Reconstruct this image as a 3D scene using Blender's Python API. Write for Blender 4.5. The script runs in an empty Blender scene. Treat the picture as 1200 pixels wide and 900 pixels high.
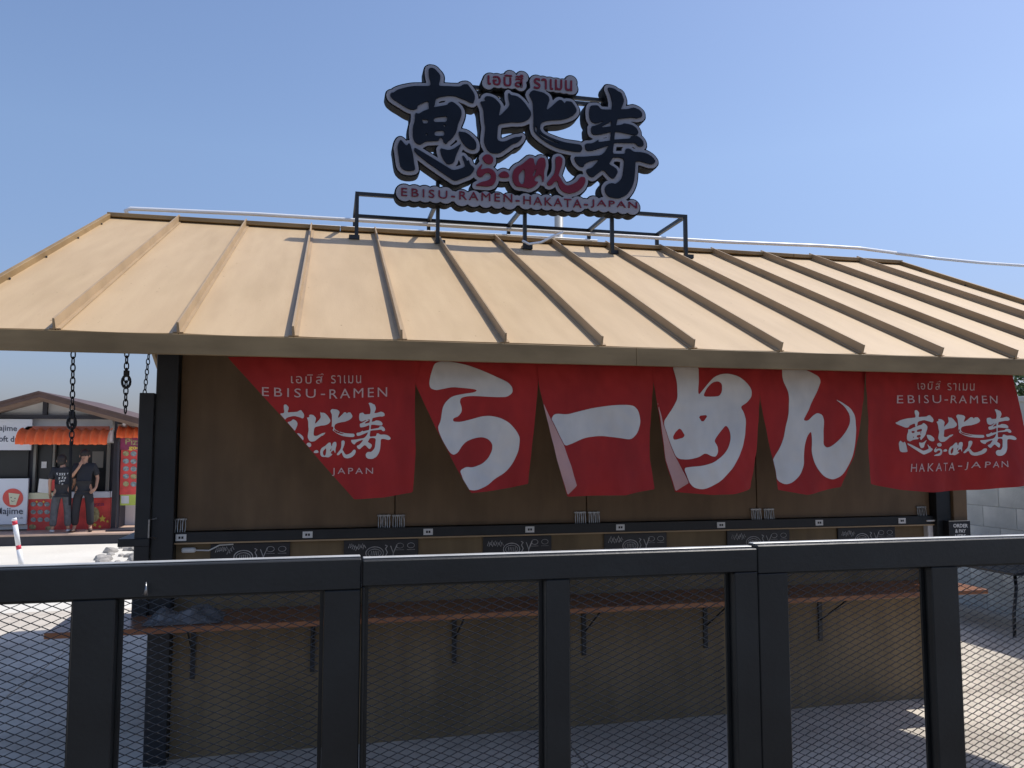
import bpy, bmesh, math, random
import numpy as np
from mathutils import Vector, Matrix, noise as mnoise
R = math.radians
random.seed(7)
sc = bpy.context.scene
col = sc.collection

# ------------------------------------------------------------------ camera
FPX = 933.0; PITCH = R(4.6); YAW = R(12.9); EYE = 1.6
cam_d = bpy.data.cameras.new('camera')
cam = bpy.data.objects.new('camera', cam_d); col.objects.link(cam)
cam.location = (0, 0, EYE); cam.rotation_euler = (R(90) + PITCH, 0, -YAW)
cam_d.sensor_width = 36; cam_d.lens = 36 * FPX / 1200; cam_d.clip_start = 0.05; cam_d.clip_end = 3000
sc.camera = cam

# ------------------------------------------------------------------ light
SUN = Vector((.59, .075, 1)).normalized()          # direction towards the sun
sun_el = math.asin(SUN.z); sun_az = math.atan2(SUN.x, SUN.y)
w = bpy.data.worlds.new('World'); sc.world = w; w.use_nodes = True
nt = w.node_tree; nt.nodes.clear()
sky = nt.nodes.new('ShaderNodeTexSky'); sky.sky_type = 'NISHITA'; sky.sun_disc = False
sky.sun_elevation = sun_el; sky.sun_rotation = sun_az
sky.air_density = 1.3; sky.dust_density = 1.3; sky.ozone_density = 5.0; sky.altitude = 0
bg = nt.nodes.new('ShaderNodeBackground'); bg.inputs[1].default_value = 0.148
wo = nt.nodes.new('ShaderNodeOutputWorld')
tint = nt.nodes.new('ShaderNodeMix'); tint.data_type = 'RGBA'; tint.blend_type = 'MULTIPLY'; tint.inputs[0].default_value = 1
tint.inputs[7].default_value = (1.01, .95, .99, 1)
nt.links.new(sky.outputs[0], tint.inputs[6])
# low haze belt: the same all round the horizon
gtc = nt.nodes.new('ShaderNodeTexCoord'); gsx = nt.nodes.new('ShaderNodeSeparateXYZ'); grp = nt.nodes.new('ShaderNodeValToRGB')
grp.color_ramp.elements[0].position = 0.02; grp.color_ramp.elements[0].color = (.60, .63, .82, 1)
grp.color_ramp.elements[1].position = .34; grp.color_ramp.elements[1].color = (1, 1, 1, 1)
hz = nt.nodes.new('ShaderNodeMix'); hz.data_type = 'RGBA'; hz.blend_type = 'MULTIPLY'; hz.inputs[0].default_value = 1
nt.links.new(gtc.outputs['Generated'], gsx.inputs[0]); nt.links.new(gsx.outputs[2], grp.inputs[0])
nt.links.new(tint.outputs[2], hz.inputs[6]); nt.links.new(grp.outputs[0], hz.inputs[7]); nt.links.new(hz.outputs[2], bg.inputs[0]); nt.links.new(bg.outputs[0], wo.inputs[0])
sl = bpy.data.lights.new('sun', 'SUN'); sl.energy = 4.2; sl.angle = R(0.53); sl.color = (1, .95, .88)
so = bpy.data.objects.new('sun', sl); col.objects.link(so)
so.rotation_euler = (-SUN).to_track_quat('-Z', 'Y').to_euler(); so.location = (6, 2, 12)
sc.view_settings.view_transform = 'Standard'; sc.view_settings.look = 'None'
sc.view_settings.exposure = 0.0; sc.view_settings.gamma = 1

# ------------------------------------------------------------------ helpers
def ray(x, y):
    cx = (x - 600) / FPX; cy = (450 - y) / FPX
    f = np.array([math.sin(YAW) * math.cos(PITCH), math.cos(YAW) * math.cos(PITCH), math.sin(PITCH)])
    r = np.array([math.cos(YAW), -math.sin(YAW), 0]); u = np.cross(r, f)
    return f + cx * r + cy * u
def onY(x, y, Y):                                  # photo measurement -> point on a wall Y = const
    d = ray(x, y); return np.array([0, 0, EYE]) + Y / d[1] * d
def onX(x, y, X):
    d = ray(x, y); return np.array([0, 0, EYE]) + X / d[0] * d

def mat(name, c, rough=.7, metal=0., var=0., scale=6., bump=0., bscale=40., c2=None, stretch=(1, 1, 1), detail=6, spec=None):
    m = bpy.data.materials.new(name); m.use_nodes = True; t = m.node_tree; n = t.nodes
    b = n['Principled BSDF']; b.inputs['Roughness'].default_value = rough; b.inputs['Metallic'].default_value = metal
    if spec is not None: b.inputs['Specular IOR Level'].default_value = spec
    tc = n.new('ShaderNodeTexCoord'); mp = n.new('ShaderNodeMapping'); mp.inputs['Scale'].default_value = stretch
    t.links.new(tc.outputs['Object'], mp.inputs[0])
    if var > 0 or c2:
        no = n.new('ShaderNodeTexNoise'); no.inputs['Scale'].default_value = scale; no.inputs['Detail'].default_value = detail
        t.links.new(mp.outputs[0], no.inputs[0])
        cr = n.new('ShaderNodeValToRGB')
        a = c2 if c2 else tuple(x * (1 - var) for x in c); bb = c if c2 else tuple(min(1, x * (1 + var)) for x in c)
        cr.color_ramp.elements[0].position = .32; cr.color_ramp.elements[1].position = .68
        cr.color_ramp.elements[0].color = (*a, 1); cr.color_ramp.elements[1].color = (*bb, 1)
        t.links.new(no.outputs[0], cr.inputs[0]); t.links.new(cr.outputs[0], b.inputs['Base Color'])
    else:
        b.inputs['Base Color'].default_value = (*c, 1)
    if bump > 0:
        n2 = n.new('ShaderNodeTexNoise'); n2.inputs['Scale'].default_value = bscale; n2.inputs['Detail'].default_value = 8
        t.links.new(mp.outputs[0], n2.inputs[0])
        bp = n.new('ShaderNodeBump'); bp.inputs['Strength'].default_value = bump; bp.inputs['Distance'].default_value = .01
        t.links.new(n2.outputs[0], bp.inputs['Height']); t.links.new(bp.outputs[0], b.inputs['Normal'])
    return m

def stain(m, scale, lo, stretch=(1, 1, 1), p0=.35, p1=.6, detail=10):
    t = m.node_tree; n = t.nodes; b = n['Principled BSDF']; src = b.inputs['Base Color'].links[0].from_socket
    tc = n.new('ShaderNodeTexCoord'); mp = n.new('ShaderNodeMapping'); mp.inputs['Scale'].default_value = stretch
    no = n.new('ShaderNodeTexNoise'); no.inputs['Scale'].default_value = scale; no.inputs['Detail'].default_value = detail
    cr = n.new('ShaderNodeValToRGB'); cr.color_ramp.elements[0].position = p0; cr.color_ramp.elements[1].position = p1
    cr.color_ramp.elements[0].color = (*lo, 1); cr.color_ramp.elements[1].color = (1, 1, 1, 1)
    mx = n.new('ShaderNodeMix'); mx.data_type = 'RGBA'; mx.blend_type = 'MULTIPLY'; mx.inputs[0].default_value = 1
    t.links.new(tc.outputs['Object'], mp.inputs[0]); t.links.new(mp.outputs[0], no.inputs[0]); t.links.new(no.outputs[0], cr.inputs[0])
    t.links.new(src, mx.inputs[6]); t.links.new(cr.outputs[0], mx.inputs[7]); t.links.new(mx.outputs[2], b.inputs['Base Color'])
def prop(o, label=None, cat=None, group=None, kind=None):
    if label: o['label'] = label
    if cat: o['category'] = cat
    if group: o['group'] = group
    if kind: o['kind'] = kind
    return o
def empty(name, loc=(0, 0, 0), label=None, cat=None, group=None, rz=0):
    o = bpy.data.objects.new(name, None); col.objects.link(o); o.location = loc; o.rotation_euler = (0, 0, rz)
    o.empty_display_size = .1
    return prop(o, label, cat, group)
def link(name, me, m=None, parent=None, smooth=False):
    o = bpy.data.objects.new(name, me); col.objects.link(o)
    if m:
        me.materials.clear(); me.materials.append(m)
    if smooth: me.polygons.foreach_set('use_smooth', [True] * len(me.polygons))
    if parent:
        o.parent = parent
    return o

class MB:
    """collects simple solids into one mesh (coordinates in the parent's frame)"""
    def __init__(s): s.v = []; s.f = []
    def add(s, vs, fs):
        b = len(s.v); s.v += [tuple(v) for v in vs]; s.f += [tuple(b + i for i in f) for f in fs]; return s
    def box(s, x0, x1, y0, y1, z0, z1, M=None):
        vs = [(x, y, z) for x in (x0, x1) for y in (y0, y1) for z in (z0, z1)]
        if M: vs = [M @ Vector(v) for v in vs]
        return s.add(vs, [(0, 1, 3, 2), (4, 6, 7, 5), (0, 4, 5, 1), (2, 3, 7, 6), (0, 2, 6, 4), (1, 5, 7, 3)])
    def prism(s, poly, axis, a0, a1):
        """poly: 2D points in the plane normal to axis"""
        n = len(poly); vs = []
        for a in (a0, a1):
            for p, q in poly:
                vs.append({'x': (a, p, q), 'y': (p, a, q), 'z': (p, q, a)}[axis])
        return s.add(vs, [tuple(range(n))[::-1], tuple(range(n, 2 * n))] + [(i, (i + 1) % n, n + (i + 1) % n, n + i) for i in range(n)])
    def tube(s, pts, r, n=8, caps=True, closed=False):
        pts = [Vector(p) for p in pts]; k = len(pts); rr = r if isinstance(r, (list, tuple)) else [r] * k
        rings = []; up = None
        for i, p in enumerate(pts):
            if closed: d = pts[(i + 1) % k] - pts[i - 1]
            else: d = pts[min(i + 1, k - 1)] - pts[max(i - 1, 0)]
            d.normalize()
            if up is None:
                up = d.orthogonal().normalized()
            else:
                up = (up - d * up.dot(d)); up = up.normalized() if up.length > 1e-6 else d.orthogonal().normalized()
            sd = d.cross(up)
            rings.append([p + (up * math.cos(2 * math.pi * j / n) + sd * math.sin(2 * math.pi * j / n)) * rr[i] for j in range(n)])
        vs = [v for g in rings for v in g]; fs = []
        for i in range(k if closed else k - 1):
            a = i * n; b = ((i + 1) % k) * n
            fs += [(a + j, a + (j + 1) % n, b + (j + 1) % n, b + j) for j in range(n)]
        if caps and not closed: fs += [tuple(range(n))[::-1], tuple(range((k - 1) * n, k * n))]
        return s.add(vs, fs)
    def ball(s, c, r, nu=10, nv=7, M=None):
        if not isinstance(r, (tuple, list)): r = (r, r, r)
        vs = [(c[0], c[1], c[2] + r[2])]
        for i in range(1, nv):
            t = math.pi * i / nv
            for j in range(nu):
                p = 2 * math.pi * j / nu
                vs.append((c[0] + r[0] * math.sin(t) * math.cos(p), c[1] + r[1] * math.sin(t) * math.sin(p), c[2] + r[2] * math.cos(t)))
        vs.append((c[0], c[1], c[2] - r[2])); L = len(vs) - 1
        fs = [(0, 1 + j, 1 + (j + 1) % nu) for j in range(nu)]
        for i in range(nv - 2):
            a = 1 + i * nu; b = a + nu
            fs += [(a + j, b + j, b + (j + 1) % nu, a + (j + 1) % nu) for j in range(nu)]
        a = 1 + (nv - 2) * nu
        fs += [(L, a + (j + 1) % nu, a + j) for j in range(nu)]
        if M: vs = [M @ Vector(v) for v in vs]
        return s.add(vs, fs)
    def mesh(s, bevel=0, seg=1):
        me = bpy.data.meshes.new('m'); me.from_pydata(s.v, [], s.f); me.update()
        bm = bmesh.new(); bm.from_mesh(me)
        bmesh.ops.recalc_face_normals(bm, faces=bm.faces)
        if bevel: bmesh.ops.bevel(bm, geom=[e for e in bm.edges if e.calc_face_angle(0) > .5], offset=bevel, segments=seg, affect='EDGES', clamp_overlap=True)
        bm.to_mesh(me); bm.free(); return me
    def build(s, name, m, parent=None, bevel=0, seg=1, smooth=False):
        return link(name, s.mesh(bevel, seg), m, parent, smooth)

# ---- signed distance fields for lettering and traced emblems
def chaikin(p, it=1):
    p = np.array(p, float)
    for _ in range(it):
        q = np.roll(p, -1, 0); p = np.stack([p * .8 + q * .2, p * .2 + q * .8], 1).reshape(-1, 2)
    return p
def sdf(poly, X, Y):
    P = np.array(poly, float); best = np.full(X.shape, 1e9); ins = np.zeros(X.shape, bool)
    for i in range(len(P)):
        a = P[i - 1]; b = P[i]; e = b - a; L = e @ e
        if L < 1e-14: continue
        t = np.clip(((X - a[0]) * e[0] + (Y - a[1]) * e[1]) / L, 0, 1)
        best = np.minimum(best, (X - a[0] - t * e[0]) ** 2 + (Y - a[1] - t * e[1]) ** 2)
        c = (a[1] > Y) != (b[1] > Y)
        with np.errstate(all='ignore'):
            ins ^= c & (X < (b[0] - a[0]) * (Y - a[1]) / (b[1] - a[1] + 1e-30) + a[0])
    d = np.sqrt(best); return np.where(ins, -d, d)
def field(polys, holes, X, Y):
    F = np.full(X.shape, 1e9)
    for p in polys: F = np.minimum(F, sdf(p, X, Y))
    for h in holes: F = np.maximum(F, -sdf(h, X, Y))
    return F
def grid(x0, x1, y0, y1, c):
    xs = np.arange(x0, x1 + c, c); ys = np.arange(y0, y1 + c, c)
    X, Y = np.meshgrid(xs, ys); return xs, ys, X, Y
def march(F, xs, ys):
    """polygons of the region F<0, vertices shared; returns verts, faces, boundary segments"""
    F = np.where(np.abs(F) < 1e-7, 1e-7, F)
    V = []; key = {}; faces = []; segs = []
    def vid(k, p):
        if k not in key: key[k] = len(V); V.append(p)
        return key[k]
    ny, nx = F.shape; S = F < 0
    anyin = S[:-1, :-1] | S[1:, :-1] | S[:-1, 1:] | S[1:, 1:]
    for j, i in zip(*np.nonzero(anyin)):
        cs = [(i, j), (i + 1, j), (i + 1, j + 1), (i, j + 1)]; f = [F[b, a] for a, b in cs]
        poly = []
        for k in range(4):
            a = cs[k]; b = cs[(k + 1) % 4]; fa = f[k]; fb = f[(k + 1) % 4]
            if fa < 0: poly.append((vid(('n', a), (xs[a[0]], ys[a[1]])), 0))
            if (fa < 0) != (fb < 0):
                t = fa / (fa - fb); kk = ('e', min(a, b), max(a, b))
                p = (xs[a[0]] + (xs[b[0]] - xs[a[0]]) * t, ys[a[1]] + (ys[b[1]] - ys[a[1]]) * t)
                poly.append((vid(kk, p), 1 if fa < 0 else 2))
        if len(poly) >= 3:
            faces.append([q[0] for q in poly])
            for k in range(len(poly)):
                if poly[k][1] == 1 and poly[(k + 1) % len(poly)][1] == 2: segs.append((poly[k][0], poly[(k + 1) % len(poly)][0]))
    return V, faces, segs
def loops(F, xs, ys, tol):
    V, _, segs = march(F, xs, ys); nxt = {}
    for a, b in segs: nxt.setdefault(a, []).append(b)
    out = []
    while nxt:
        s = next(iter(nxt)); L = [s]; c = s
        while c in nxt:
            n = nxt[c].pop()
            if not nxt[c]: del nxt[c]
            if n == s: break
            L.append(n); c = n
        P = [V[i] for i in L]
        if len(P) > 6:
            h = len(P) // 2
            def rdp(Q):
                Q = np.array(Q)
                if len(Q) < 3: return [tuple(q) for q in Q]
                a, b = Q[0], Q[-1]; e = b - a; n = np.hypot(*e) + 1e-12
                d = np.abs(e[0] * (Q[:, 1] - a[1]) - e[1] * (Q[:, 0] - a[0])) / n
                k = int(d.argmax())
                if d[k] < tol: return [tuple(a), tuple(b)]
                return rdp(Q[:k + 1])[:-1] + rdp(Q[k:])
            out.append(rdp(P[:h + 1])[:-1] + rdp(P[h:] + [P[0]])[:-1])
    return [l for l in out if len(l) >= 3]
def plate(loop_list, depth, res=None):
    """flat extruded mesh, local x,y outline, z thickness centred"""
    cu = bpy.data.curves.new('c', 'CURVE'); cu.dimensions = '2D'; cu.fill_mode = 'BOTH'; cu.extrude = depth / 2
    for L in loop_list:
        sp = cu.splines.new('POLY'); sp.points.add(len(L) - 1)
        for k, p in enumerate(L): sp.points[k].co = (p[0], p[1], 0, 1)
        sp.use_cyclic_u = True
    return to_mesh(cu)
def to_mesh(cu):
    o = bpy.data.objects.new('tmp', cu); col.objects.link(o)
    me = bpy.data.meshes.new_from_object(o.evaluated_get(bpy.context.evaluated_depsgraph_get()))
    bpy.data.objects.remove(o); bpy.data.curves.remove(cu); return me
def stand(me, Y):
    """(x, y, z) -> (x, Y - z, y): turns a flat plate upright facing the viewer"""
    for v in me.vertices:
        x, y, z = v.co; v.co = (x, Y - z, y)
    me.update(); return me
def text_mesh(s, extrude=.0, bold=0.0, spacing=1.):
    cu = bpy.data.curves.new('t', 'FONT'); cu.body = s; cu.extrude = extrude; cu.offset = bold; cu.space_character = spacing
    cu.resolution_u = 3
    return to_mesh(cu)
def fit_text(s, P00, P10, P11, P01, extrude=.0, bold=0., spacing=1., off=0.):
    """fits a line of text into the quad P00 (bottom left) P10 P11 P01 (metres, x & z) ; returns mesh upright"""
    me = text_mesh(s, .05 if extrude else 0, bold, spacing)
    xs = [v.co.x for v in me.vertices]; ys = [v.co.y for v in me.vertices]
    x0, x1, y0, y1 = min(xs), max(xs), min(ys), max(ys)
    for v in me.vertices:
        a = (v.co.x - x0) / (x1 - x0); b = (v.co.y - y0) / (y1 - y0); zz_ = v.co.z
        p = (P00[0] * (1 - a) * (1 - b) + P10[0] * a * (1 - b) + P11[0] * a * b + P01[0] * (1 - a) * b,
             P00[1] * (1 - a) * (1 - b) + P10[1] * a * (1 - b) + P11[1] * a * b + P01[1] * (1 - a) * b)
        v.co = (p[0], -zz_ / .05 * extrude / 2 - extrude / 2, p[1])
    me.update(); return me
def text_px(s, x0, yb0, x1, yb1, h, Y, **k):
    """text on the plane Y; baseline from (x0,yb0) to (x1,yb1) in photo pixels, height h pixels"""
    q = [onY(x0, yb0, Y), onY(x1, yb1, Y), onY(x1, yb1 - h, Y), onY(x0, yb0 - h, Y)]
    return fit_text(s, *[(p[0], p[2]) for p in q], **k)
def place(me, dy):
    for v in me.vertices: v.co.y += dy
    return me

# ------------------------------------------------------------------ materials
M = {}
M['concrete'] = mat('concrete', (.66, .60, .51), .9, 0, 0, 1.3, .45, 60, c2=(.54, .49, .415), detail=14)
M['dust'] = mat('pale_ground', (.72, .69, .61), .95, 0, 0, .6, .5, 14, c2=(.60, .57, .50), detail=10)
M['roofwood'] = mat('roof_laminate', (.545, .395, .225), .55, 0, 0, 2.2, .06, 30, c2=(.50, .355, .20), stretch=(7, 1, 1), detail=9)
M['roofwood2'] = mat('roof_laminate_b', (.53, .38, .215), .55, 0, 0, 3.0, .06, 30, c2=(.495, .352, .198), stretch=(5, .8, 1), detail=9)
M['batten'] = mat('batten_metal', (.385, .275, .16), .5, 0, .12, 5, 0)
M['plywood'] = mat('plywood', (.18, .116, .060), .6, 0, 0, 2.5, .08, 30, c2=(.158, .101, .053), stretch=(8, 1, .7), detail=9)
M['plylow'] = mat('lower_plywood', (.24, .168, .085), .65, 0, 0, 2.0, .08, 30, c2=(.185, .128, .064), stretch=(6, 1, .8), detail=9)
M['fascia'] = mat('fascia_board', (.33, .22, .098), .6, 0, 0, 3, .08, 30, c2=(.27, .175, .076), stretch=(.6, 1, 5), detail=9)
M['black'] = mat('black_paint', (.010, .012, .015), .45, 0, .25, 8, .05, 60)
M['fence'] = mat('fence_paint', (.0092, .0112, .0118), .45, .0, .35, 7, .06, 90)
M['mesh'] = mat('mesh_steel', (.009, .0095, .010), .42, 0, .2, 30, spec=.35)
M['shelf'] = mat('shelf_wood', (.33, .14, .062), .28, 0, 0, 3, .06, 50, c2=(.22, .085, .04), stretch=(1, 9, 1), detail=9)
M['red'] = mat('banner_cloth', (.45, .022, .018), .85, 0, 0, 3, .12, 350, c2=(.39, .019, .015))
M['white'] = mat('banner_print', (.70, .645, .575), .8, 0, .06, 4, .1, 350)
M['pink'] = mat('banner_reverse', (.55, .31, .27), .85, 0, .08, 6, .1, 300)
M['pale'] = mat('banner_small_print', (.62, .40, .36), .8)
M['navy'] = mat('sign_navy', (.008, .013, .024), .6, 0, .15, 6, spec=.12)
M['signgrey'] = mat('sign_grey', (.235, .25, .30), .5, 0, .08, 5, spec=.3)
M['signside'] = mat('sign_return', (.006, .008, .011), .6, 0, .3, 6, spec=.08)
M['maroon'] = mat('sign_red', (.13, .014, .032), .55, 0, .08, 6, spec=.2)
M['chrome'] = mat('steel', (.34, .34, .34), .3, .85, .25, 60)
M['poleg'] = mat('pole_grey', (.33, .35, .36), .5, 0, .08, 3)
M['pvc'] = mat('pvc', (.78, .80, .82), .35, 0, .05, 4)
M['paper'] = mat('paper', (.72, .73, .72), .8, 0, .04, 8)
M['board'] = mat('board_black', (.018, .019, .024), .35, 0, .2, 8)
M['chalk'] = mat('chalk_print', (.46, .45, .44), .8, 0, .35, 30)
M['block'] = mat('painted_block', (.76, .80, .77), .85, 0, 0, 2.2, .5, 45, c2=(.60, .64, .62), detail=12)
M['mortar'] = mat('mortar', (.40, .43, .44), .95)
M['leaf'] = mat('leaf', (.055, .10, .03), .6, 0, .35, 2)
M['leafb'] = mat('leaf_pale', (.11, .16, .06), .6, 0, .3, 2)
M['bark'] = mat('bark', (.12, .08, .055), .9, 0, .3, 8, .6, 30)
M['rock'] = mat('rock', (.33, .31, .28), .9, 0, .25, 5, .6, 20)
M['chain'] = mat('chain_iron', (.03, .03, .033), .45, .7, .2, 30)
M['lblack'] = mat('letter_black', (.02, .02, .025), .6)

for k in ('roofwood', 'roofwood2'):
    stain(M[k], 1.6, (.91, .90, .875), (3.2, .55, 1), .32, .56); stain(M[k], 55, (.62, .58, .52), (1, .6, 1), .22, .27, 2)
stain(M['fascia'], 3, (.7, .68, .62), (1, 1, 2)); stain(M['concrete'], .9, (.80, .79, .78), (1, 1.6, 1), .38, .55); stain(M['concrete'], 9, (.86, .85, .84), (1, 1, 1), .35, .5)
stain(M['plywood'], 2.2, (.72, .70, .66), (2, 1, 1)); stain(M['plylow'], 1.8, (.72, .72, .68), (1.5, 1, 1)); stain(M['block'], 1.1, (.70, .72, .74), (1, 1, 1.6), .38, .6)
stain(M['fence'], 5, (.75, .74, .72), (1, 1, 1))
stain(M['red'], 3.5, (.74, .72, .74), (2.2, 1, .8), .30, .62, 6); stain(M['white'], 4, (.86, .86, .87), (2, 1, 1), .3, .6, 6)
# ------------------------------------------------------------------ ground
def structure(o): o['kind'] = 'structure'; return o
def gz(y):
    t = min(1, max(0, (y - 8.8) / 4.5)); t = t * t * (3 - 2 * t); return -.02 - .45 * t
ys = [-400, -20, 0, 6, 8.7] + [8.8 + .375 * i for i in range(1, 13)] + [16, 20, 30, 60, 200, 2500]
xs = [-2500, -200, -60, -30, -20, -14, -10, -8, -6, -4, -2, 0, 2, 4, 6, 8, 10, 14, 20, 30, 60, 200, 2500]
vs = [(x, y, gz(y)) for y in ys for x in xs]; nx = len(xs)
fs = [(j * nx + i, j * nx + i + 1, (j + 1) * nx + i + 1, (j + 1) * nx + i) for j in range(len(ys) - 1) for i in range(nx - 1)]
g = MB(); g.add(vs, fs); structure(g.build('ground', M['dust'], smooth=True))
pave = structure(empty('pavement'))
XS = [-8.2, -5.2, -2.0, 1.3, 4.6, 7.0]; YS = [2.7, 5.0, 8.8]
for i in range(5):
    for j in range(2):
        MB().box(XS[i] + .004, XS[i + 1] - .004, YS[j] + .004, YS[j + 1] - .004, -.14, 0).build('concrete_slab', M['concrete'], pave, bevel=.003)

M['bounce_ground'] = mat('bounce_ground', (.13, .115, .098), .9, 0, .25, 3, .5, 120)
structure(MB().box(-30, 30, -14, 2.69, -.12, -.012).build('added_dark_ground', M['bounce_ground'], None))  # unseen dark ground, added to cut and warm the bounce onto the kiosk
ck = MB(); rc = random.Random(4)
for (x, y, dx, dy, n) in ((3.1, 3.0, .16, .10, 14), (-2.6, 5.6, -.10, .13, 16), (4.9, 4.3, .12, -.06, 12)):
    p = [(x + dx * k + rc.uniform(-.03, .03), y + dy * k + rc.uniform(-.03, .03)) for k in range(n)]
    for a_, b_ in zip(p[:-1], p[1:]):
        ck.add([(a_[0], a_[1] - .0018, .0008), (b_[0], b_[1] - .0018, .0008), (b_[0], b_[1] + .0018, .0008), (a_[0], a_[1] + .0018, .0008)], [(0, 1, 2, 3)])
M['crack'] = mat('crack_dirt', (.07, .063, .055), .95, 0, .2, 9)
ck_ = ck.build('pavement_crack', M['crack'], pave); ck_['kind'] = 'stuff'
# ------------------------------------------------------------------ kiosk
XL, XR = -.775, 3.835; YW = 4.53; YE, ZE = 3.30, 2.05; YR, ZR = 5.67, 3.137; YB = 2 * YR - YE
RX0, RX1 = -1.446, 4.60
kiosk = empty('food_kiosk', (0, 0, 0), 'tan gabled food kiosk with closed brown shutters under a standing seam roof', 'kiosk')
# body
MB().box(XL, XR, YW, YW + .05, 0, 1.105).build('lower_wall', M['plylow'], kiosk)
MB().box(XL - .1, XL - .05, YW + .02, 6.9, 0, 2.3).build('side_wall', M['plywood'], kiosk)
MB().box(XR + .05, XR + .1, YW + .02, 6.9, 0, 2.3).build('side_wall', M['plywood'], kiosk)
MB().box(XL - .1, XR + .1, 6.9, 6.95, 0, 2.3).build('rear_wall', M['plywood'], kiosk)
MB().prism([(YW + .03, 2.2), (6.9, 2.2), (YR, 3.05), (5.5, 3.0)], 'x', XL - .1, XL - .06).build('gable_wall', M['plywood'], kiosk)
MB().prism([(YW + .03, 2.2), (6.9, 2.2), (YR, 3.05), (5.5, 3.0)], 'x', XR + .06, XR + .1).build('gable_wall', M['plywood'], kiosk)
for x in (XL - .11, XR):
    for y in (YW - .08, 6.86):
        MB().box(x, x + .108, y, y + .1, 0, 2.42).build('corner_post', M['black'], kiosk, bevel=.003)
MB().box(XL, XR, YW - .01, YW + .05, 2.16, 2.36).build('header_beam', M['black'], kiosk, bevel=.003)
# shutters (upper fold-up panels)
seams = [XL, .364, 1.483, 2.588, XR]
for i in range(4):
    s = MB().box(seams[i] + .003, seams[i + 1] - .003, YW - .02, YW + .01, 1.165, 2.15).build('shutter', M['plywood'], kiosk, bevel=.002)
def pull(x, z, parent, n=3, dx=.023, hgt=.09):
    h = MB()
    for k in range(n):
        a = x + (k - (n - 1) / 2) * dx; y = YW - .034
        h.tube([(a + .0075 * math.cos(q), y + .004 * math.sin(q), z + hgt / 2 * math.sin(q)) for q in np.linspace(0, 2 * math.pi, 16, endpoint=False)], .0028, 5, closed=True)
    for zz_ in (z - hgt / 2 + .006, z + hgt / 2 - .006):
        h.box(x - n * dx / 2, x + n * dx / 2, YW - .032, YW - .0205, zz_ - .004, zz_ + .004)
    return h.build('latch', M['chrome'], parent, smooth=False)
for px, py in ((210, 617), (450, 612), (467, 612), (680, 608), (696, 608), (886, 604), (901, 604), (1080, 601)):
    p = onY(px, py, YW - .03); pull(p[0], p[2], kiosk, 3, .024, .085)
MB().box(XL, XR + .0, YW - .05, YW - .003, 1.108, 1.162).build('counter_rail', M['black'], kiosk, bevel=.002)
MB().box(XL, XR, YW - .055, YW - .051, 1.100, 1.108).build('rail_trim', M['batten'], kiosk)
for k, px in enumerate((213, 361, 502, 621, 727, 845, 960, 1057)):
    p = onY(px, 600, YW - .056); z = 1.118
    t = MB().box(p[0] - .026, p[0] + .026, YW - .055, YW - .0505, z, z + .034).build('price_tag', M['paper'], kiosk)
    MB().box(p[0] - .012, p[0] - .002, YW - .0565, YW - .0552, z + .011, z + .023).box(p[0] + .002, p[0] + .012, YW - .0565, YW - .0552, z + .011, z + .023).build('print', M['lblack'], t)
# open side hatches at both ends
for nm, x0, x1, z0, z1, m_ in (('side_hatch', XL - .185, XL - .112, .66, 1.885, M['black']), ('side_hatch', XR + .112, XR + .215, .9, 1.9, M['plywood'])):
    h = MB().box(x0, x1, YW - .10, YW - .06, z0, z1).build(nm, m_, kiosk, bevel=.003)
p = onY(178, 619, YW - .1)
MB().tube([(p[0] + .02, YW - .1, p[2] + .05), (p[0] - .008, YW - .13, p[2] + .045), (p[0] - .008, YW - .13, p[2] - .045), (p[0] + .02, YW - .1, p[2] - .05)], .005, 6).build('pull_handle', M['chrome'], kiosk)
MB().box(XL - .26, XL - .11, YW - .11, YW + .6, 1.10, 1.14).build('side_counter', M['black'], kiosk, bevel=.003)
MB().box(XR + .108, XR + .36, YW - .1, YW + .6, .955, .98).build('side_counter', M['black'], kiosk, bevel=.003)
# shelf on brackets
shelf = MB().box(-1.265, 3.90, 4.13, YW - .003, .722, .75).build('serving_shelf', M['shelf'], kiosk, bevel=.003)
for px in (226, 366, 532, 684, 827, 962):
    x = onY(px, 780, YW)[0]
    b = MB().box(x - .012, x + .012, YW - .012, YW - .0005, .40, .72)
    b.box(x - .012, x + .012, 4.2, YW - .012, .708, .7215)
    b.tube([(x, YW - .012, .53), (x + .012, 4.24, .712)], .005, 6)
    b.build('shelf_bracket', M['black'], kiosk)
# small junction box with cable
p = onY(221, 645, YW - .02)
MB().box(p[0] - .035, p[0] + .035, YW - .03, YW - .0005, p[2] - .012, p[2] + .014).build('junction_box', M['paper'], kiosk, bevel=.006)
q = onY(262, 640, YW - .02)
MB().tube([(p[0] + .03, YW - .02, p[2]), (p[0] + .1, YW - .015, p[2] - .004), (q[0] - .02, YW - .02, q[2] + .006), (q[0] + .05, YW - .03, q[2] + .01)], .004, 6).build('cable', M['paper'], kiosk)

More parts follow.
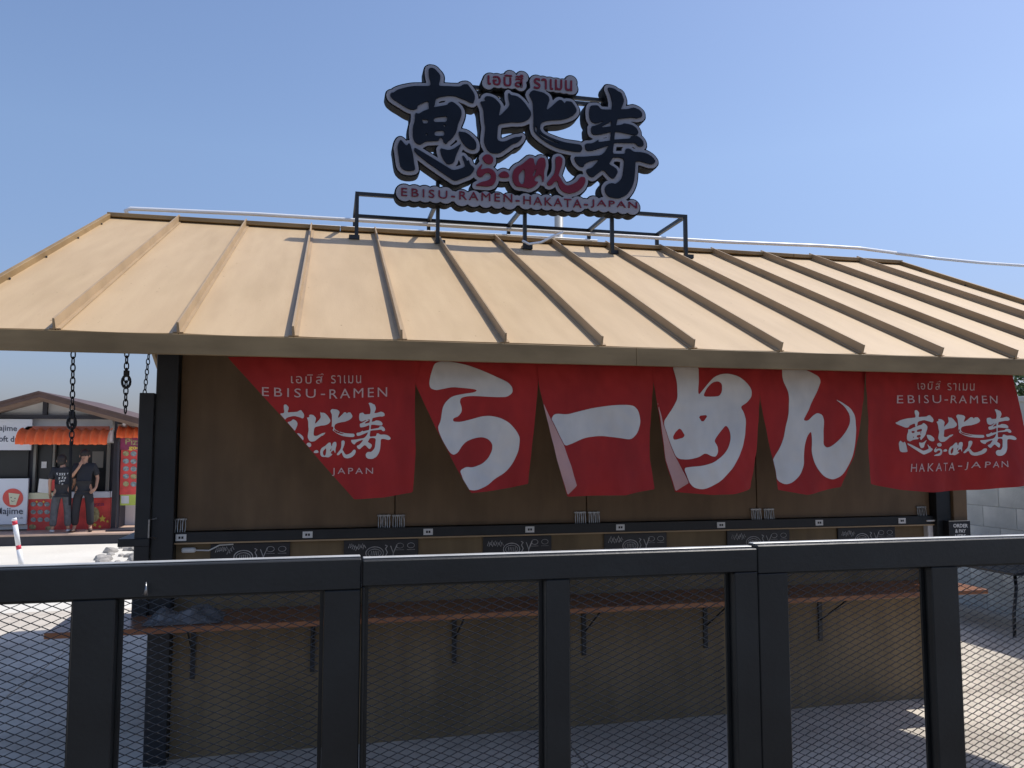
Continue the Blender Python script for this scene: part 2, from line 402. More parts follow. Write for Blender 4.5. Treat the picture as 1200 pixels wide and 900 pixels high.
# roof
sl_ang = math.atan2(ZR - ZE, YR - YE); cs_, sn_ = math.cos(sl_ang), math.sin(sl_ang); SL = math.hypot(ZR - ZE, YR - YE)
roof = empty('roof'); roof.parent = kiosk
def slope_M(front):
    if front: return Matrix.Translation((0, YE, ZE)) @ Matrix.Rotation(sl_ang, 4, 'X')
    return Matrix.Translation((0, YB, ZE)) @ Matrix.Rotation(math.pi, 4, 'Z') @ Matrix.Rotation(sl_ang, 4, 'X')
seamX = [RX0] + [-1.019 + .4357 * k for k in range(13)] + [RX1]
for front in (True, False):
    Ms = slope_M(front)
    for i in range(14):
        a, b = seamX[i], seamX[i + 1]
        if not front: a, b = -b, -a
        sag = random.uniform(.0, .003)
        mm = M['roofwood'] if random.random() < .5 else M['roofwood2']
        nseg = 6; o = MB()
        # slightly dished sheet so that it does not read as a perfect plane
        top = []
        for u in range(nseg + 1):
            for v in range(9):
                X_ = a + .002 + (b - a - .004) * u / nseg; Yl = SL * v / 8
                z = -.004 * math.sin(math.pi * u / nseg) * (0.5 + .5 * math.sin(v * 1.3 + i)) - sag
                top.append((X_, Yl, z))
        n9 = 9; nv = len(top)
        vs = [Ms @ Vector(t) for t in top] + [Ms @ Vector((t[0], t[1], -.02)) for t in top]
        fs = []
        for u in range(nseg):
            for v in range(8):
                k = u * n9 + v; fs += [(k, k + n9, k + n9 + 1, k + 1), (nv + k, nv + k + 1, nv + k + n9 + 1, nv + k + n9)]
        for v in range(8):
            fs += [(v, v + 1, nv + v + 1, nv + v), (nseg * n9 + v, nv + nseg * n9 + v, nv + nseg * n9 + v + 1, nseg * n9 + v + 1)]
        for u in range(nseg):
            k = u * n9; fs += [(k, nv + k, nv + k + n9, k + n9), (k + 8, k + 8 + n9, nv + k + 8 + n9, nv + k + 8)]
        o.add(vs, fs)
        pnl = o.build('roof_panel', mm, roof)
    for i in range(1, 14):
        x = seamX[i] if front else -seamX[i]
        j1, j2 = random.uniform(-.004, .004), random.uniform(-.003, .003)
        o = MB(); h = .043; t = .0055
        # standing seam: upright fin on a flat foot
        vs = [(x - t + j1, -.004, 0), (x + t + j1, -.004, 0), (x + t * .7 + j1 + j2, -.004, h), (x - t * .7 + j1 + j2, -.004, h),
              (x - t - j1, SL, 0), (x + t - j1, SL, 0), (x + t * .7 - j1, SL, h), (x - t * .7 - j1, SL, h)]
        o.add([Ms @ Vector(v) for v in vs], [(3, 2, 1, 0), (4, 5, 6, 7), (0, 1, 5, 4), (1, 2, 6, 5), (2, 3, 7, 6), (3, 0, 4, 7)])
        o.box(x - .02, x + .02, -.003, SL - .01, .0005, .004, Ms)
        o.build('roof_seam', M['batten'], roof)
    # gable edge trims
    for x in (RX0, RX1):
        xx = x if front else -x
        MB().box(xx - .012, xx + .012, 0, SL, -.09, .03, Ms).build('barge_board', M['fascia'], roof, bevel=.002)
for i, y in enumerate((.3, .75, 1.25, 1.8, 2.3)):
    for x in (RX0 + .02, RX1 - .02):
        M_ = slope_M(True); c = M_ @ Vector((x, y, .004))
        MB().ball(c, .006, 6, 4).build('screw', M['black'], roof)
xj = onY(744, 430, YE)[0]
for a, b in ((RX0, xj - .0006), (xj + .0006, RX1)):
    MB().box(a, b, YE - .02, YE - .002, 1.962, 2.042).build('eave_fascia', M['fascia'], roof, bevel=.0015)
MB().box(RX0, RX1, YB + .002, YB + .02, 1.962, 2.042).build('eave_fascia', M['fascia'], roof, bevel=.0015)
cuts = [RX0 - .012, .05, 1.6, 2.05, 3.6, RX1 + .012]
for k in range(5):
    a, b = cuts[k] + .002, cuts[k + 1] - .002
    MB().prism([(YR - .06, ZR - .012), (YR - .06, ZR + .016), (YR, ZR + .026), (YR + .06, ZR + .016), (YR + .06, ZR - .012)], 'x', a, b).build('ridge_cap', M['fascia'], roof, bevel=.002)
for k, x in enumerate(np.linspace(RX0 + .3, RX1 - .3, 8)):
    for front in (True, False):
        Ms = slope_M(front); xx = x if front else -x
        MB().box(xx - .02, xx + .02, .04, SL - .02, -.1, -.022, Ms).build('rafter', M['plywood'], roof)

# white pipe along the ridge, its clips and the cable going off
pp = [onY(px, py, YR + .02) for px, py in ((150, 252), (147, 247), (153, 244.5), (300, 251), (440, 259.5), (600, 269), (720, 276), (850, 283.5), (960, 288), (1008, 291), (1050, 296.5))]
cv = MB().tube([tuple(p) for p in pp], .014, 8).build('conduit_pipe', M['pvc'], None, smooth=True)
prop(cv, 'white plastic conduit pipe running along the kiosk ridge', 'pipe')
pp = [onY(px, py, YR + .08) for px, py in ((205, 255), (420, 267), (640, 278), (700, 282))]
prop(MB().tube([tuple(p) for p in pp], .008, 6).build('thin_conduit', M['pvc'], None, smooth=True), 'thinner pale cable lying just behind the ridge pipe', 'cable')
pp = [onY(px, py, YR + .03) for px, py in ((1050, 297), (1100, 303), (1150, 308), (1210, 312), (1290, 312))]
prop(MB().tube([tuple(p) for p in pp], .013, 8).build('overhead_cable', M['pvc'], None, smooth=True), 'grey overhead cable leaving the right end of the ridge', 'cable')
pb = onY(655, 285, 7.6)
pole_t = MB().tube([(pb[0], 7.6, -.02), (pb[0], 7.6, 4.25)], .045, 14).ball((pb[0], 7.6, 4.26), (.06, .06, .03))
prop(pole_t.build('lamp_pole', M['poleg'], None, smooth=True), 'pale grey pole rising behind the ridge under the big sign', 'pole')

# ------------------------------------------------------------------ rooftop sign
SY = 5.30
signf = empty('sign_frame', (0, 0, 0), 'black welded box frame on the ridge carrying the big sign', 'frame')
def roofz(y): return ZR - abs(y - YR) * (ZR - ZE) / (YR - YE)
FY, RY = 5.40, 5.93; r_ = .0125; FZ = 3.325
fx = [onY(px, 260, FY)[0] for px in (418, 513, 615, 717, 803)]
def bar(pts, nm='frame_bar', r=r_): 
    a, b = Vector(pts[0]), Vector(pts[1]); d = b - a; L = d.length
    Mx = Matrix.Translation(a) @ d.to_track_quat('Z', 'Y').to_matrix().to_4x4()
    return MB().box(-r, r, -r, r, 0, L, Mx).build(nm, M['black'], signf)
for i, x in enumerate(fx):
    bar([(x, FY, roofz(FY) + .005), (x, FY, FZ - r_ - .001)], 'frame_post')
    MB().box(x - .05 if i == 0 else x - .02, x + .02 if i == 0 else x + .05, FY - .03, FY + .03, roofz(FY) - .008, roofz(FY) + .02).build('foot_plate', M['black'], signf)
    bar([(x, RY, roofz(RY) + .005), (x, RY, FZ - r_ - .001)], 'frame_post')
    bar([(x, FY + r_ + .001, FZ + .001), (x, RY - r_ - .001, FZ + .001)], 'cross_bar')
bar([(fx[0] - r_, FY, FZ), (fx[-1] + r_, FY, FZ)], 'frame_rail')
bar([(fx[0] - r_, RY, FZ), (fx[-1] + r_, RY, FZ)], 'frame_rail')
for px, top in ((513, 4.0), (640, 4.2), (705, 4.1)):
    x = onY(px, 220, FY)[0]; bar([(x, FY + .002, FZ + r_ + .001), (x, FY + .002, top)], 'sign_upright')
zb = [onY(690, 118, FY)[2], onY(690, 124, FY)[2]]
for z in zb: bar([(onY(545, 110, FY)[0], FY - .022, z), (onY(716, 120, FY)[0], FY - .022, z)], 'sign_crossbar')
# loose white wire at one foot
pp = [onY(px, py, 5.33) for px, py in ((612, 282), (620, 286), (634, 284), (648, 277), (660, 272))]
prop(MB().tube([tuple(p) for p in pp], .009, 6).build('loose_wire', M['pvc'], None, smooth=True), 'short white conduit curled at the foot of the middle frame post', 'wire')

def C(o, s, pts): return [(o[0] + x / s, o[1] + y / s) for x, y in pts]
A1, A2, A3, A4, A5, A6 = (445, 70), (445, 140), (550, 90), (600, 90), (660, 90), (660, 150)
KANJI = [
 C(A1, 10, [(125,400),(165,395),(185,375),(225,355),(300,335),(390,320),(480,318),(580,320),(595,300),(590,260),(575,210),(570,165),(570,120),(590,105),(625,110),(645,120),(670,150),(695,175),(708,200),(705,250),(690,290),(690,318),(760,318),(860,325),(940,325),(975,300),(1025,297),(1050,335),(1090,385),(1110,430),(1112,470),(1095,520),(1050,510),(1010,485),(970,470),(930,455),(880,435),(840,430),(790,432),(740,440),(700,445),(650,470),(640,560),(575,600),(570,490),(510,510),(440,545),(438,580),(400,595),(350,590),(300,565),(250,530),(180,490),(135,455),(120,425)]),
 C(A1, 10, [(410,630),(450,645),(480,630),(530,600),(575,590),(640,565),(700,555),(790,540),(800,515),(840,500),(885,525),(930,565),(955,610),(955,660),(935,720),(910,775),(900,840),(875,890),(840,935),(800,965),(775,1000),(745,975),(735,930),(700,915),(690,960),(620,960),(540,965),(500,985),(470,1005),(430,990),(400,960),(385,900),(385,800),(410,720)]),
 C(A2, 10, [(240,245),(260,260),(300,310),(320,315),(330,290),(350,290),(370,350),(390,430),(400,520),(415,590),(400,605),(340,612),(280,600),(240,560),(225,480),(215,390),(205,340),(215,290)]),
 C(A2, 10, [(400,340),(430,350),(500,390),(580,440),(680,500),(780,560),(850,605),(930,590),(1000,560),(985,500),(960,440),(975,430),(1000,460),(1020,500),(1040,480),(1055,540),(1100,570),(1105,600),(1060,660),(980,690),(880,730),(830,700),(740,640),(640,570),(540,500),(440,420),(405,380)]),
 C(A2, 10, [(705,345),(740,355),(800,370),(860,355),(920,310),(955,290),(930,340),(890,430),(865,520),(790,535),(750,490),(725,440),(710,395)]),
 C(A2, 10, [(920,150),(960,155),(1010,165),(1060,200),(1110,250),(1130,300),(1125,355),(1080,365),(1030,345),(990,310),(960,270),(940,230),(925,190)]),
 C(A3, 10, [(120,300),(160,300),(190,290),(170,255),(200,235),(240,240),(290,260),(340,310),(365,350),(355,400),(340,470),(360,460),(400,420),(450,370),(470,330),(455,270),(450,190),(480,225),(520,230),(560,240),(600,270),(640,310),(680,370),(715,420),(720,460),(690,510),(620,540),(540,545),(500,540),(440,550),(350,560),(330,590),(325,650),(320,750),(370,770),(420,765),(470,740),(540,715),(580,715),(620,700),(600,745),(550,785),(510,790),(460,830),(400,870),(350,905),(260,905),(210,870),(170,790),(170,720),(185,600),(170,520),(165,420),(150,360)]),
 C(A4, 10, [(195,205),(240,165),(290,180),(360,195),(420,235),(435,280),(415,330),(395,405),(450,365),(500,320),(540,280),(580,285),(615,330),(620,295),(690,300),(720,340),(750,390),(745,430),(700,470),(640,495),(560,515),(480,515),(400,525),(340,545),(325,580),(320,620),(350,670),(420,710),(520,750),(620,780),(720,795),(800,805),(820,850),(800,890),(720,885),(640,870),(520,840),(420,790),(320,720),(260,660),(245,600),(250,520),(245,400),(240,300),(210,250)]),
 C(A5, 10, [(510,135),(560,140),(600,155),(630,180),(670,195),(690,240),(705,290),(690,340),(665,390),(640,470),(620,540),(600,640),(585,790),(545,790),(553,640),(555,530),(560,395),(570,320),(560,270),(545,210)]),
 C(A5, 10, [(310,350),(350,345),(400,345),(430,390),(490,395),(560,395),(665,390),(740,390),(790,375),(825,370),(880,395),(915,430),(918,480),(860,495),(800,485),(740,490),(650,500),(560,520),(480,520),(430,540),(380,555),(330,540),(305,500),(298,420)]),
 C(A5, 10, [(320,590),(370,582),(430,555),(480,525),(555,515),(540,545),(470,575),(435,605),(550,590),(610,580),(680,570),(700,555),(740,560),(800,575),(850,610),(875,660),(860,690),(820,690),(740,675),(680,660),(600,650),(550,652),(460,680),(360,690),(325,670)]),
 C(A5, 10, [(250,790),(330,790),(370,770),(410,740),(400,775),(480,765),(550,755),(590,745),(690,738),(780,732),(785,705),(820,698),(860,703),(900,730),(930,770),(935,815),(900,828),(860,815),(840,782),(740,785),(640,780),(585,785),(540,805),(440,840),(330,875),(270,875),(250,840)]),
 C(A6, 10, [(545,140),(590,140),(580,230),(570,312),(640,312),(720,312),(725,250),(770,250),(820,290),(900,290),(980,310),(1040,350),(1075,400),(1050,432),(1000,432),(940,410),(880,395),(838,400),(835,450),(830,560),(820,640),(790,720),(740,790),(660,830),(600,830),(530,815),(490,770),(480,710),(510,665),(560,652),(600,665),(650,630),(688,580),(700,490),(710,372),(640,350),(570,355),(550,400),(525,430),(580,460),(620,490),(632,530),(590,600),(560,595),(520,560),(480,510),(450,500),(400,540),(340,590),(300,570),(270,530),(265,490),(320,480),(370,430),(420,370),(300,400),(240,430),(235,465),(190,460),(140,410),(120,345),(170,345),(250,345),(340,335),(430,330),(480,290),(510,240),(530,205)]),
]
KHOLES = [C(A1, 10, [(490,710),(530,708),(565,715),(562,755),(505,758)]), C(A1, 10, [(630,690),(700,678),(790,670),(780,740),(700,742),(630,740)]),
 C(A1, 10, [(738,775),(765,765),(772,790),(750,800)]), C(A1, 10, [(640,845),(755,835),(752,900),(700,905),(640,900)]), C(A1, 10, [(535,870),(555,875),(560,895),(535,900)]),
 C(A4, 10, [(260,600),(275,585),(290,620),(285,665),(265,645)]), C(A4, 10, [(300,650),(340,690),(420,735),(520,778),(590,800),(510,788),(400,748),(330,705)])]
A7 = (540, 160)
KANA = [C(A7, 7.5, p) for p in (
 [(185,190),(210,165),(250,165),(280,195),(280,235),(250,250),(215,240),(195,215)],
 [(190,240),(160,270),(135,310),(140,345),(165,365),(190,355),(215,325),(245,325),(265,345),(260,375),(230,395),(180,405),(120,435),(170,440),(240,445),(285,430),(305,390),(305,340),(285,305),(245,285),(200,290),(170,300),(180,270)],
 [(325,345),(350,320),(380,310),(410,325),(425,360),(390,368),(345,365)],
 [(460,300),(490,270),(530,255),(570,220),(600,195),(635,200),(640,240),(655,272),(670,210),(700,190),(735,200),(742,260),(725,320),(728,370),(718,415),(705,350),(690,340),(650,365),(640,400),(680,405),(650,440),(600,465),(550,450),(510,448),(480,440),(455,400),(448,350)],
 [(825,190),(860,178),(888,200),(885,250),(865,310),(850,350),(870,370),(890,410),(920,440),(970,430),(1020,400),(1045,360),(1085,365),(1090,400),(1070,450),(1020,490),(950,508),(890,490),(860,450),(845,395),(820,400),(800,430),(765,440),(750,415),(780,380),(820,330),(830,270)])]
KAHOLES = [C(A7, 7.5, [(500,350),(530,310),(555,290),(560,350),(550,420),(525,430),(505,400)]), C(A7, 7.5, [(625,345),(650,300),(662,290),(650,335),(632,365)])]
def tom(polys, Y, it=1): return [np.array([(lambda q: (q[0], q[2]))(onY(x, y, Y)) for x, y in chaikin(p, it)]) for p in polys]
kan, kh, kn, knh = tom(KANJI, SY), tom(KHOLES, SY), tom(KANA, SY), tom(KAHOLES, SY)
pA, pB = onY(440, 260, SY), onY(785, 65, SY)
gx, gy, GX, GY = grid(pA[0], pB[0], pA[2] - .05, pB[2] + .05, .0045)
Fk = field(kan, kh, GX, GY); Fkf = field(kan, [], GX, GY); Fn = field(kn, knh, GX, GY); Fnf = field(kn, [], GX, GY)
def discs(pts, r):
    F = np.full(GX.shape, 1e9)
    for x, y in pts:
        q = onY(x, y, SY); F = np.minimum(F, np.hypot(GX - q[0], GY - q[2]) - r)
    return F
def rowpts(x0, y0, x1, y1, n): return [(x0 + (x1 - x0) * k / (n - 1), y0 + (y1 - y0) * k / (n - 1)) for k in range(n)]
px1 = .0060
FE = np.minimum(discs(rowpts(474, 226, 522, 229, 5), 9.6 * px1), discs(rowpts(541, 232, 597, 236, 5), 9.6 * px1))
FE = np.minimum(FE, discs(rowpts(616, 236, 677, 239.5, 6), 9.4 * px1)); FE = np.minimum(FE, discs(rowpts(696, 239, 741, 243, 5), 9.2 * px1))
FE = np.minimum(FE, discs([(531, 230), (606, 235), (686, 239)], 6 * px1))
FT = np.minimum(discs(rowpts(575, 94.5, 607, 96.5, 5), 8.6 * px1), discs([(612, 91), (610, 100), (572, 98), (598, 90)], 7.2 * px1)); FT = np.minimum(FT, discs(rowpts(629, 97, 668, 102.5, 6), 8.8 * px1))
FT = np.minimum(FT, discs([(628, 102), (669, 96), (670, 104)], 7.2 * px1))
hull = np.minimum(np.minimum(Fkf - 4.3 * px1, Fnf - 4.0 * px1), np.minimum(FE, FT))
body = hull - 1.6 * px1
big = empty('rooftop_sign', (0, 0, 0), 'large shaped Japanese brush lettered sign in navy grey and red above the roof', 'sign')
tol = .0009
m_ = stand(plate(loops(body, gx, gy, tol), .10), SY + .0535); link('sign_body', m_, M['signside'], big)
m_ = stand(plate(loops(hull, gx, gy, tol), .008), SY - .0005); link('sign_face', m_, M['signgrey'], big)
Fkk = np.maximum(Fk, -(Fnf - 3.4 * px1))
m_ = stand(plate(loops(Fkk, gx, gy, tol), .012), SY - .012); link('kanji_lettering', m_, M['navy'], big)
m_ = stand(plate(loops(Fn, gx, gy, tol), .014), SY - .0135); link('kana_lettering', m_, M['maroon'], big)
def sgn_text(s, *a, **k):
    me = place(text_px(s, *a, SY, extrude=.008, **k), SY - .005); return link('lettering', me, M['maroon'], big)
sgn_text('เอบิสึ', 571, 99.5, 613, 103.5, 15, bold=.012, spacing=1.1)
sgn_text('ราเมน', 625, 104.5, 670, 107.5, 12.5, bold=.012, spacing=1.1)
sgn_text('EBISU', 470, 230, 524, 233.5, 9.5, bold=.0, spacing=1.35)
sgn_text('-', 528.5, 231.5, 533, 231.7, 1.6)
sgn_text('RAMEN', 538, 234, 600, 237.5, 9.5, bold=.0, spacing=1.3)
sgn_text('-', 604, 236.5, 608.5, 236.7, 1.6)
sgn_text('HAKATA', 613, 239.5, 681, 244, 9.5, bold=.0, spacing=1.25)
sgn_text('-', 684, 241, 688.5, 241.2, 1.6)
sgn_text('JAPAN', 692, 243.5, 746, 247, 9.5, bold=.0, spacing=1.25)

# ------------------------------------------------------------------ banners
BY = 3.45
def ripple(x, z, ph, amp):
    t = max(0, 1.99 - z)
    wr = .030 * t * mnoise.noise(Vector((x * 9 + ph, z * 3.5, ph))) + .005 * mnoise.noise(Vector((x * 22 + z * 9, z * 16 - x * 8, ph))) + .02 * t * abs(mnoise.noise(Vector((x * 5 - z * 3, z * 2.2, ph + 3))))
    return wr + 1.5 * amp * t * (math.sin(x * 13 + ph + z * 1.5) * .55 + math.sin(x * 27 + ph * 2.1 - z * 4) * .25 + .35 * math.sin(z * 9 + x * 6 + ph)) - .10 * amp * math.sin(x * 5 + ph)
def cells_mesh(F, xs_, ys_, fn, dy):
    V, fs, _ = march(F, xs_, ys_)
    me = bpy.data.meshes.new('m'); me.from_pydata([(x, BY + fn(x, z) + dy, z) for x, z in V], [], fs); me.update()
    bm = bmesh.new(); bm.from_mesh(me)
    for f in bm.faces: 
        if f.normal.y > 0: f.normal_flip()
    bm.to_mesh(me); bm.free(); return me
def topx(pts, Y=BY): return [(lambda q: (q[0], q[2]))(onY(x, y, Y)) for x, y in pts]
def banner(outline, label, ph, amp=.05, glyph=None, gholes=(), fold=None, logo=None, texts=(), dy0=0.):
    ol = np.array(topx(outline)); x0, z0 = ol.min(0); x1, z1 = ol.max(0)
    t = empty('noren_banner', (0, 0, 0), label, 'banner', 'red noren banners hanging under the eave')
    fn = lambda x, z: ripple(x, z, ph, amp) + dy0
    xs_, ys_, X, Y = grid(x0 - .01, x1 + .01, z0 - .01, z1 + .01, .008)
    Fo = sdf(ol, X, Y)
    link('cloth', cells_mesh(Fo, xs_, ys_, fn, 0), M['red'], t, True)
    ins = sdf(ol, X, Y)
    if glyph:
        xs_, ys_, X, Y = grid(x0 - .01, x1 + .01, z0 - .01, z1 + .01, .005)
        F = field([topx(chaikin(chaikin(g_), 1)) for g_ in glyph], [topx(chaikin(g_)) for g_ in gholes], X, Y)
        F = np.maximum(F, sdf(ol, X, Y) + .001)
        if fold: F = np.maximum(F, -sdf(topx(fold), X, Y) + .004)
        link('printed_character', cells_mesh(F, xs_, ys_, fn, -.002), M['white'], t, True)
    if fold:
        F = sdf(topx(fold), X, Y)
        fo = link('folded_edge', cells_mesh(F, xs_, ys_, fn, -.006), M['pink'], t, True)
    if logo:
        # logo: quad in photo px (left-top, right-top, right-bottom, left-bottom) receiving the sign's lettering box
        allk = np.concatenate(kan); bx0, bz0 = allk.min(0); bx1, bz1 = allk.max(0)
        q = topx(logo)
        def mp(p):
            out = []
            for x, z in p:
                a = (x - bx0) / (bx1 - bx0); b = (bz1 - z) / (bz1 - bz0)
                out.append(tuple((1 - a) * (1 - b) * q[0][i] + a * (1 - b) * q[1][i] + a * b * q[2][i] + (1 - a) * b * q[3][i] for i in (0, 1)))
            return out
        xs_, ys_, X, Y = grid(max(x0, min(p[0] for p in q)) - .02, min(x1, max(p[0] for p in q)) + .02, min(p[1] for p in q) - .03, max(p[1] for p in q) + .02, .003)
        Fo = sdf(ol, X, Y) + .002
        F1 = field([mp(p) for p in kan], [mp(p) for p in kh], X, Y) + .0008
        F2 = field([mp(p) for p in kn], [mp(p) for p in knh], X, Y)
        F1 = np.maximum(F1, -(field([mp(p) for p in kn], [], X, Y) - .004))
        link('printed_emblem', cells_mesh(np.maximum(np.minimum(F1, F2), Fo), xs_, ys_, fn, -.002), M['white'], t, True)
    for s, a, h, kw in texts:
        me = text_px(s, *a, h, BY, **kw)
        bm = bmesh.new(); bm.from_mesh(me)
        co = kw.get('cut')
        bm.to_mesh(me); bm.free()
        for v in me.vertices: v.co.y = BY + fn(v.co.x, v.co.z) - .004
        link('lettering', me, M['pale'], t)
    return t
def C2(o, s, pts): return [(o[0] + x / s, o[1] + y / s) for x, y in pts]
TOP = 418
ra = [C2((490, 420), 5.293, [(105,20),(210,20),(310,42),(400,75),(500,120),(560,150),(585,180),(585,215),(550,240),(480,240),(400,235),(340,232),(300,235),(265,245),(258,270),(270,300),(272,330),(250,360),(215,372),(215,392),(260,395),(330,378),(400,358),(450,355),(510,368),(570,400),(615,450),(638,490),(632,570),(600,650),(550,710),(490,745),(430,790),(360,820),(310,815),(290,790),(270,730),(255,695),(300,672),(340,678),(400,655),(440,620),(465,570),(465,530),(440,500),(400,487),(350,495),(300,515),(270,545),(245,585),(215,600),(190,580),(150,510),(120,430),(140,390),(150,310),(170,270),(210,235),(280,220),(350,210),(370,198),(350,190),(280,183),(210,178),(150,190),(110,198),(75,185),(68,150),(80,95)])]
bar_ = [C2((480, 410), 4, [(660,325),(680,298),(740,303),(780,292),(860,272),(960,258),(1045,258),(1075,285),(1085,340),(1070,390),(1035,422),(980,412),(900,402),(820,412),(760,440),(725,452),(700,400),(670,350)])]
me_ = [C2((765, 425), 5.629, [(125,15),(298,15),(300,100),(293,215),(310,200),(350,150),(400,95),(450,75),(500,73),(560,88),(620,130),(650,180),(652,225),(620,265),(578,290),(600,330),(612,380),(605,480),(580,580),(530,670),(470,750),(400,805),(330,838),(270,825),(240,790),(205,695),(240,688),(320,680),(380,660),(440,620),(490,560),(508,490),(500,440),(478,410),(430,465),(388,515),(410,550),(415,590),(400,620),(370,618),(330,595),(290,625),(230,640),(170,635),(135,560),(100,470),(75,390),(100,350),(140,290),(165,230),(162,150),(150,90)])]
meh = [C2((765, 425), 5.629, p) for p in ([(328,215),(350,170),(390,130),(430,122),(455,140),(455,190),(435,222),(380,226),(335,225)], [(288,352),(352,345),(315,398)], [(183,428),(218,490),(150,512),(142,490),(155,460)])]
n_ = [C2((890, 425), 5.629, [(147,20),(250,20),(340,65),(390,90),(405,125),(390,170),(350,250),(310,340),(288,380),(320,385),(350,350),(385,330),(420,345),(432,390),(428,480),(430,540),(455,562),(490,552),(540,510),(580,440),(597,390),(595,340),(560,285),(520,250),(480,228),(540,255),(600,300),(625,350),(630,450),(625,560),(600,680),(560,750),(510,775),(450,755),(400,710),(365,650),(348,580),(350,500),(343,450),(320,480),(300,530),(295,600),(297,670),(270,740),(220,790),(170,805),(120,780),(90,720),(80,655),(110,600),(160,510),(170,430),(185,360),(192,280),(185,180),(150,110)])]
banner([(266, TOP), (494, TOP), (487, 445), (486, 483), (487, 530), (484, 577), (450, 583), (415, 585), (380, 546), (330, 488)],
       'leftmost red banner with white logo, its left side folded away on a diagonal', .4, .035,
       logo=[(312, 474), (458, 471), (458, 538), (306, 538)],
       texts=[('เอบิสึ', (341, 449, 379, 450), 12, dict(spacing=1.2)), ('ราเมน', (388, 449.5, 423, 449.5), 9.5, dict(spacing=1.2)),
              ('EBISU', (307, 464, 370, 466.5), 10.5, dict(spacing=1.4)), ('-', (376, 463, 381, 463), 1.4, {}), ('RAMEN', (386, 467.5, 453.5, 465), 11, dict(spacing=1.3)), ('JAPAN', (389, 558, 437, 557.5), 9.5, dict(spacing=1.35))])
banner([(484, TOP), (634, TOP), (630, 452), (626, 500), (622, 540), (620, 567), (600, 572), (580, 575), (552, 578), (535, 550), (510, 500), (486, 448)],
       'red banner printed with the open curled white hiragana ra, second from the left', 1.9, .045, glyph=ra)
banner([(629, TOP), (770, TOP), (766, 447), (763, 500), (762, 535), (765, 573), (730, 580), (664, 582), (650, 530), (640, 488), (631, 452)],
       'red banner bearing a single white horizontal dash', 3.3, .04, glyph=bar_,
       fold=[(635, 470), (645, 492), (660, 522), (668, 545), (675, 569), (664, 580), (652, 540), (642, 500)])
banner([(764, TOP), (896, TOP), (891, 467), (887, 530), (880, 573), (858, 579), (835, 580), (794, 577), (784, 545), (773, 490), (766, 447)],
       'red banner printed with the looped white hiragana me and a pink turned edge', 4.6, .04, glyph=me_, gholes=meh,
       fold=[(769, 466), (777, 495), (792, 533), (807, 566), (794, 576), (783, 540)])
banner([(888, TOP), (1017, TOP), (1012, 463), (1006, 500), (1001, 535), (990, 571), (945, 580), (912, 574), (908, 550), (900, 510), (892, 468)],
       'narrow red banner printed with the white hiragana n like a tall h', 5.5, .03,
       glyph=[[(x, y) for x, y in n_[0]]])
banner([(1011, TOP), (1181, TOP), (1184, 440), (1193, 475), (1200, 509), (1209, 567), (1150, 574), (1091, 577), (1055, 574), (1020, 567), (1018, 510), (1014, 460)],
       'rightmost red banner with the complete white logo and HAKATA-JAPAN line', 2.4, .045, dy0=-.01,
       logo=[(1048, 481), (1188, 479), (1188, 534), (1048, 536)],
       texts=[('เอบิสึ', (1073, 456.5, 1101, 457), 10.5, dict(spacing=1.2)), ('ราเมน', (1109, 457.5, 1140, 458), 8.5, dict(spacing=1.2)),
              ('EBISU', (1048.5, 473, 1101, 472.5), 9.5, dict(spacing=1.4)), ('-', (1105, 469.5, 1110, 469.5), 1.3, {}), ('RAMEN', (1113, 472.5, 1166, 473), 9, dict(spacing=1.3)),
              ('HAKATA', (1066, 553, 1122, 551.5), 9.5, dict(spacing=1.35)), ('-', (1125, 547, 1129, 547), 1.3, {}), ('JAPAN', (1132, 551, 1175, 549.5), 9.5, dict(spacing=1.35))])
rod = MB().tube([(-.42, BY, 2.0), (3.6, BY, 2.0)], .009, 8)
prop(rod.build('banner_rod', M['black'], None, smooth=True), 'thin black rod behind the eave board holding the red banners', 'rod')

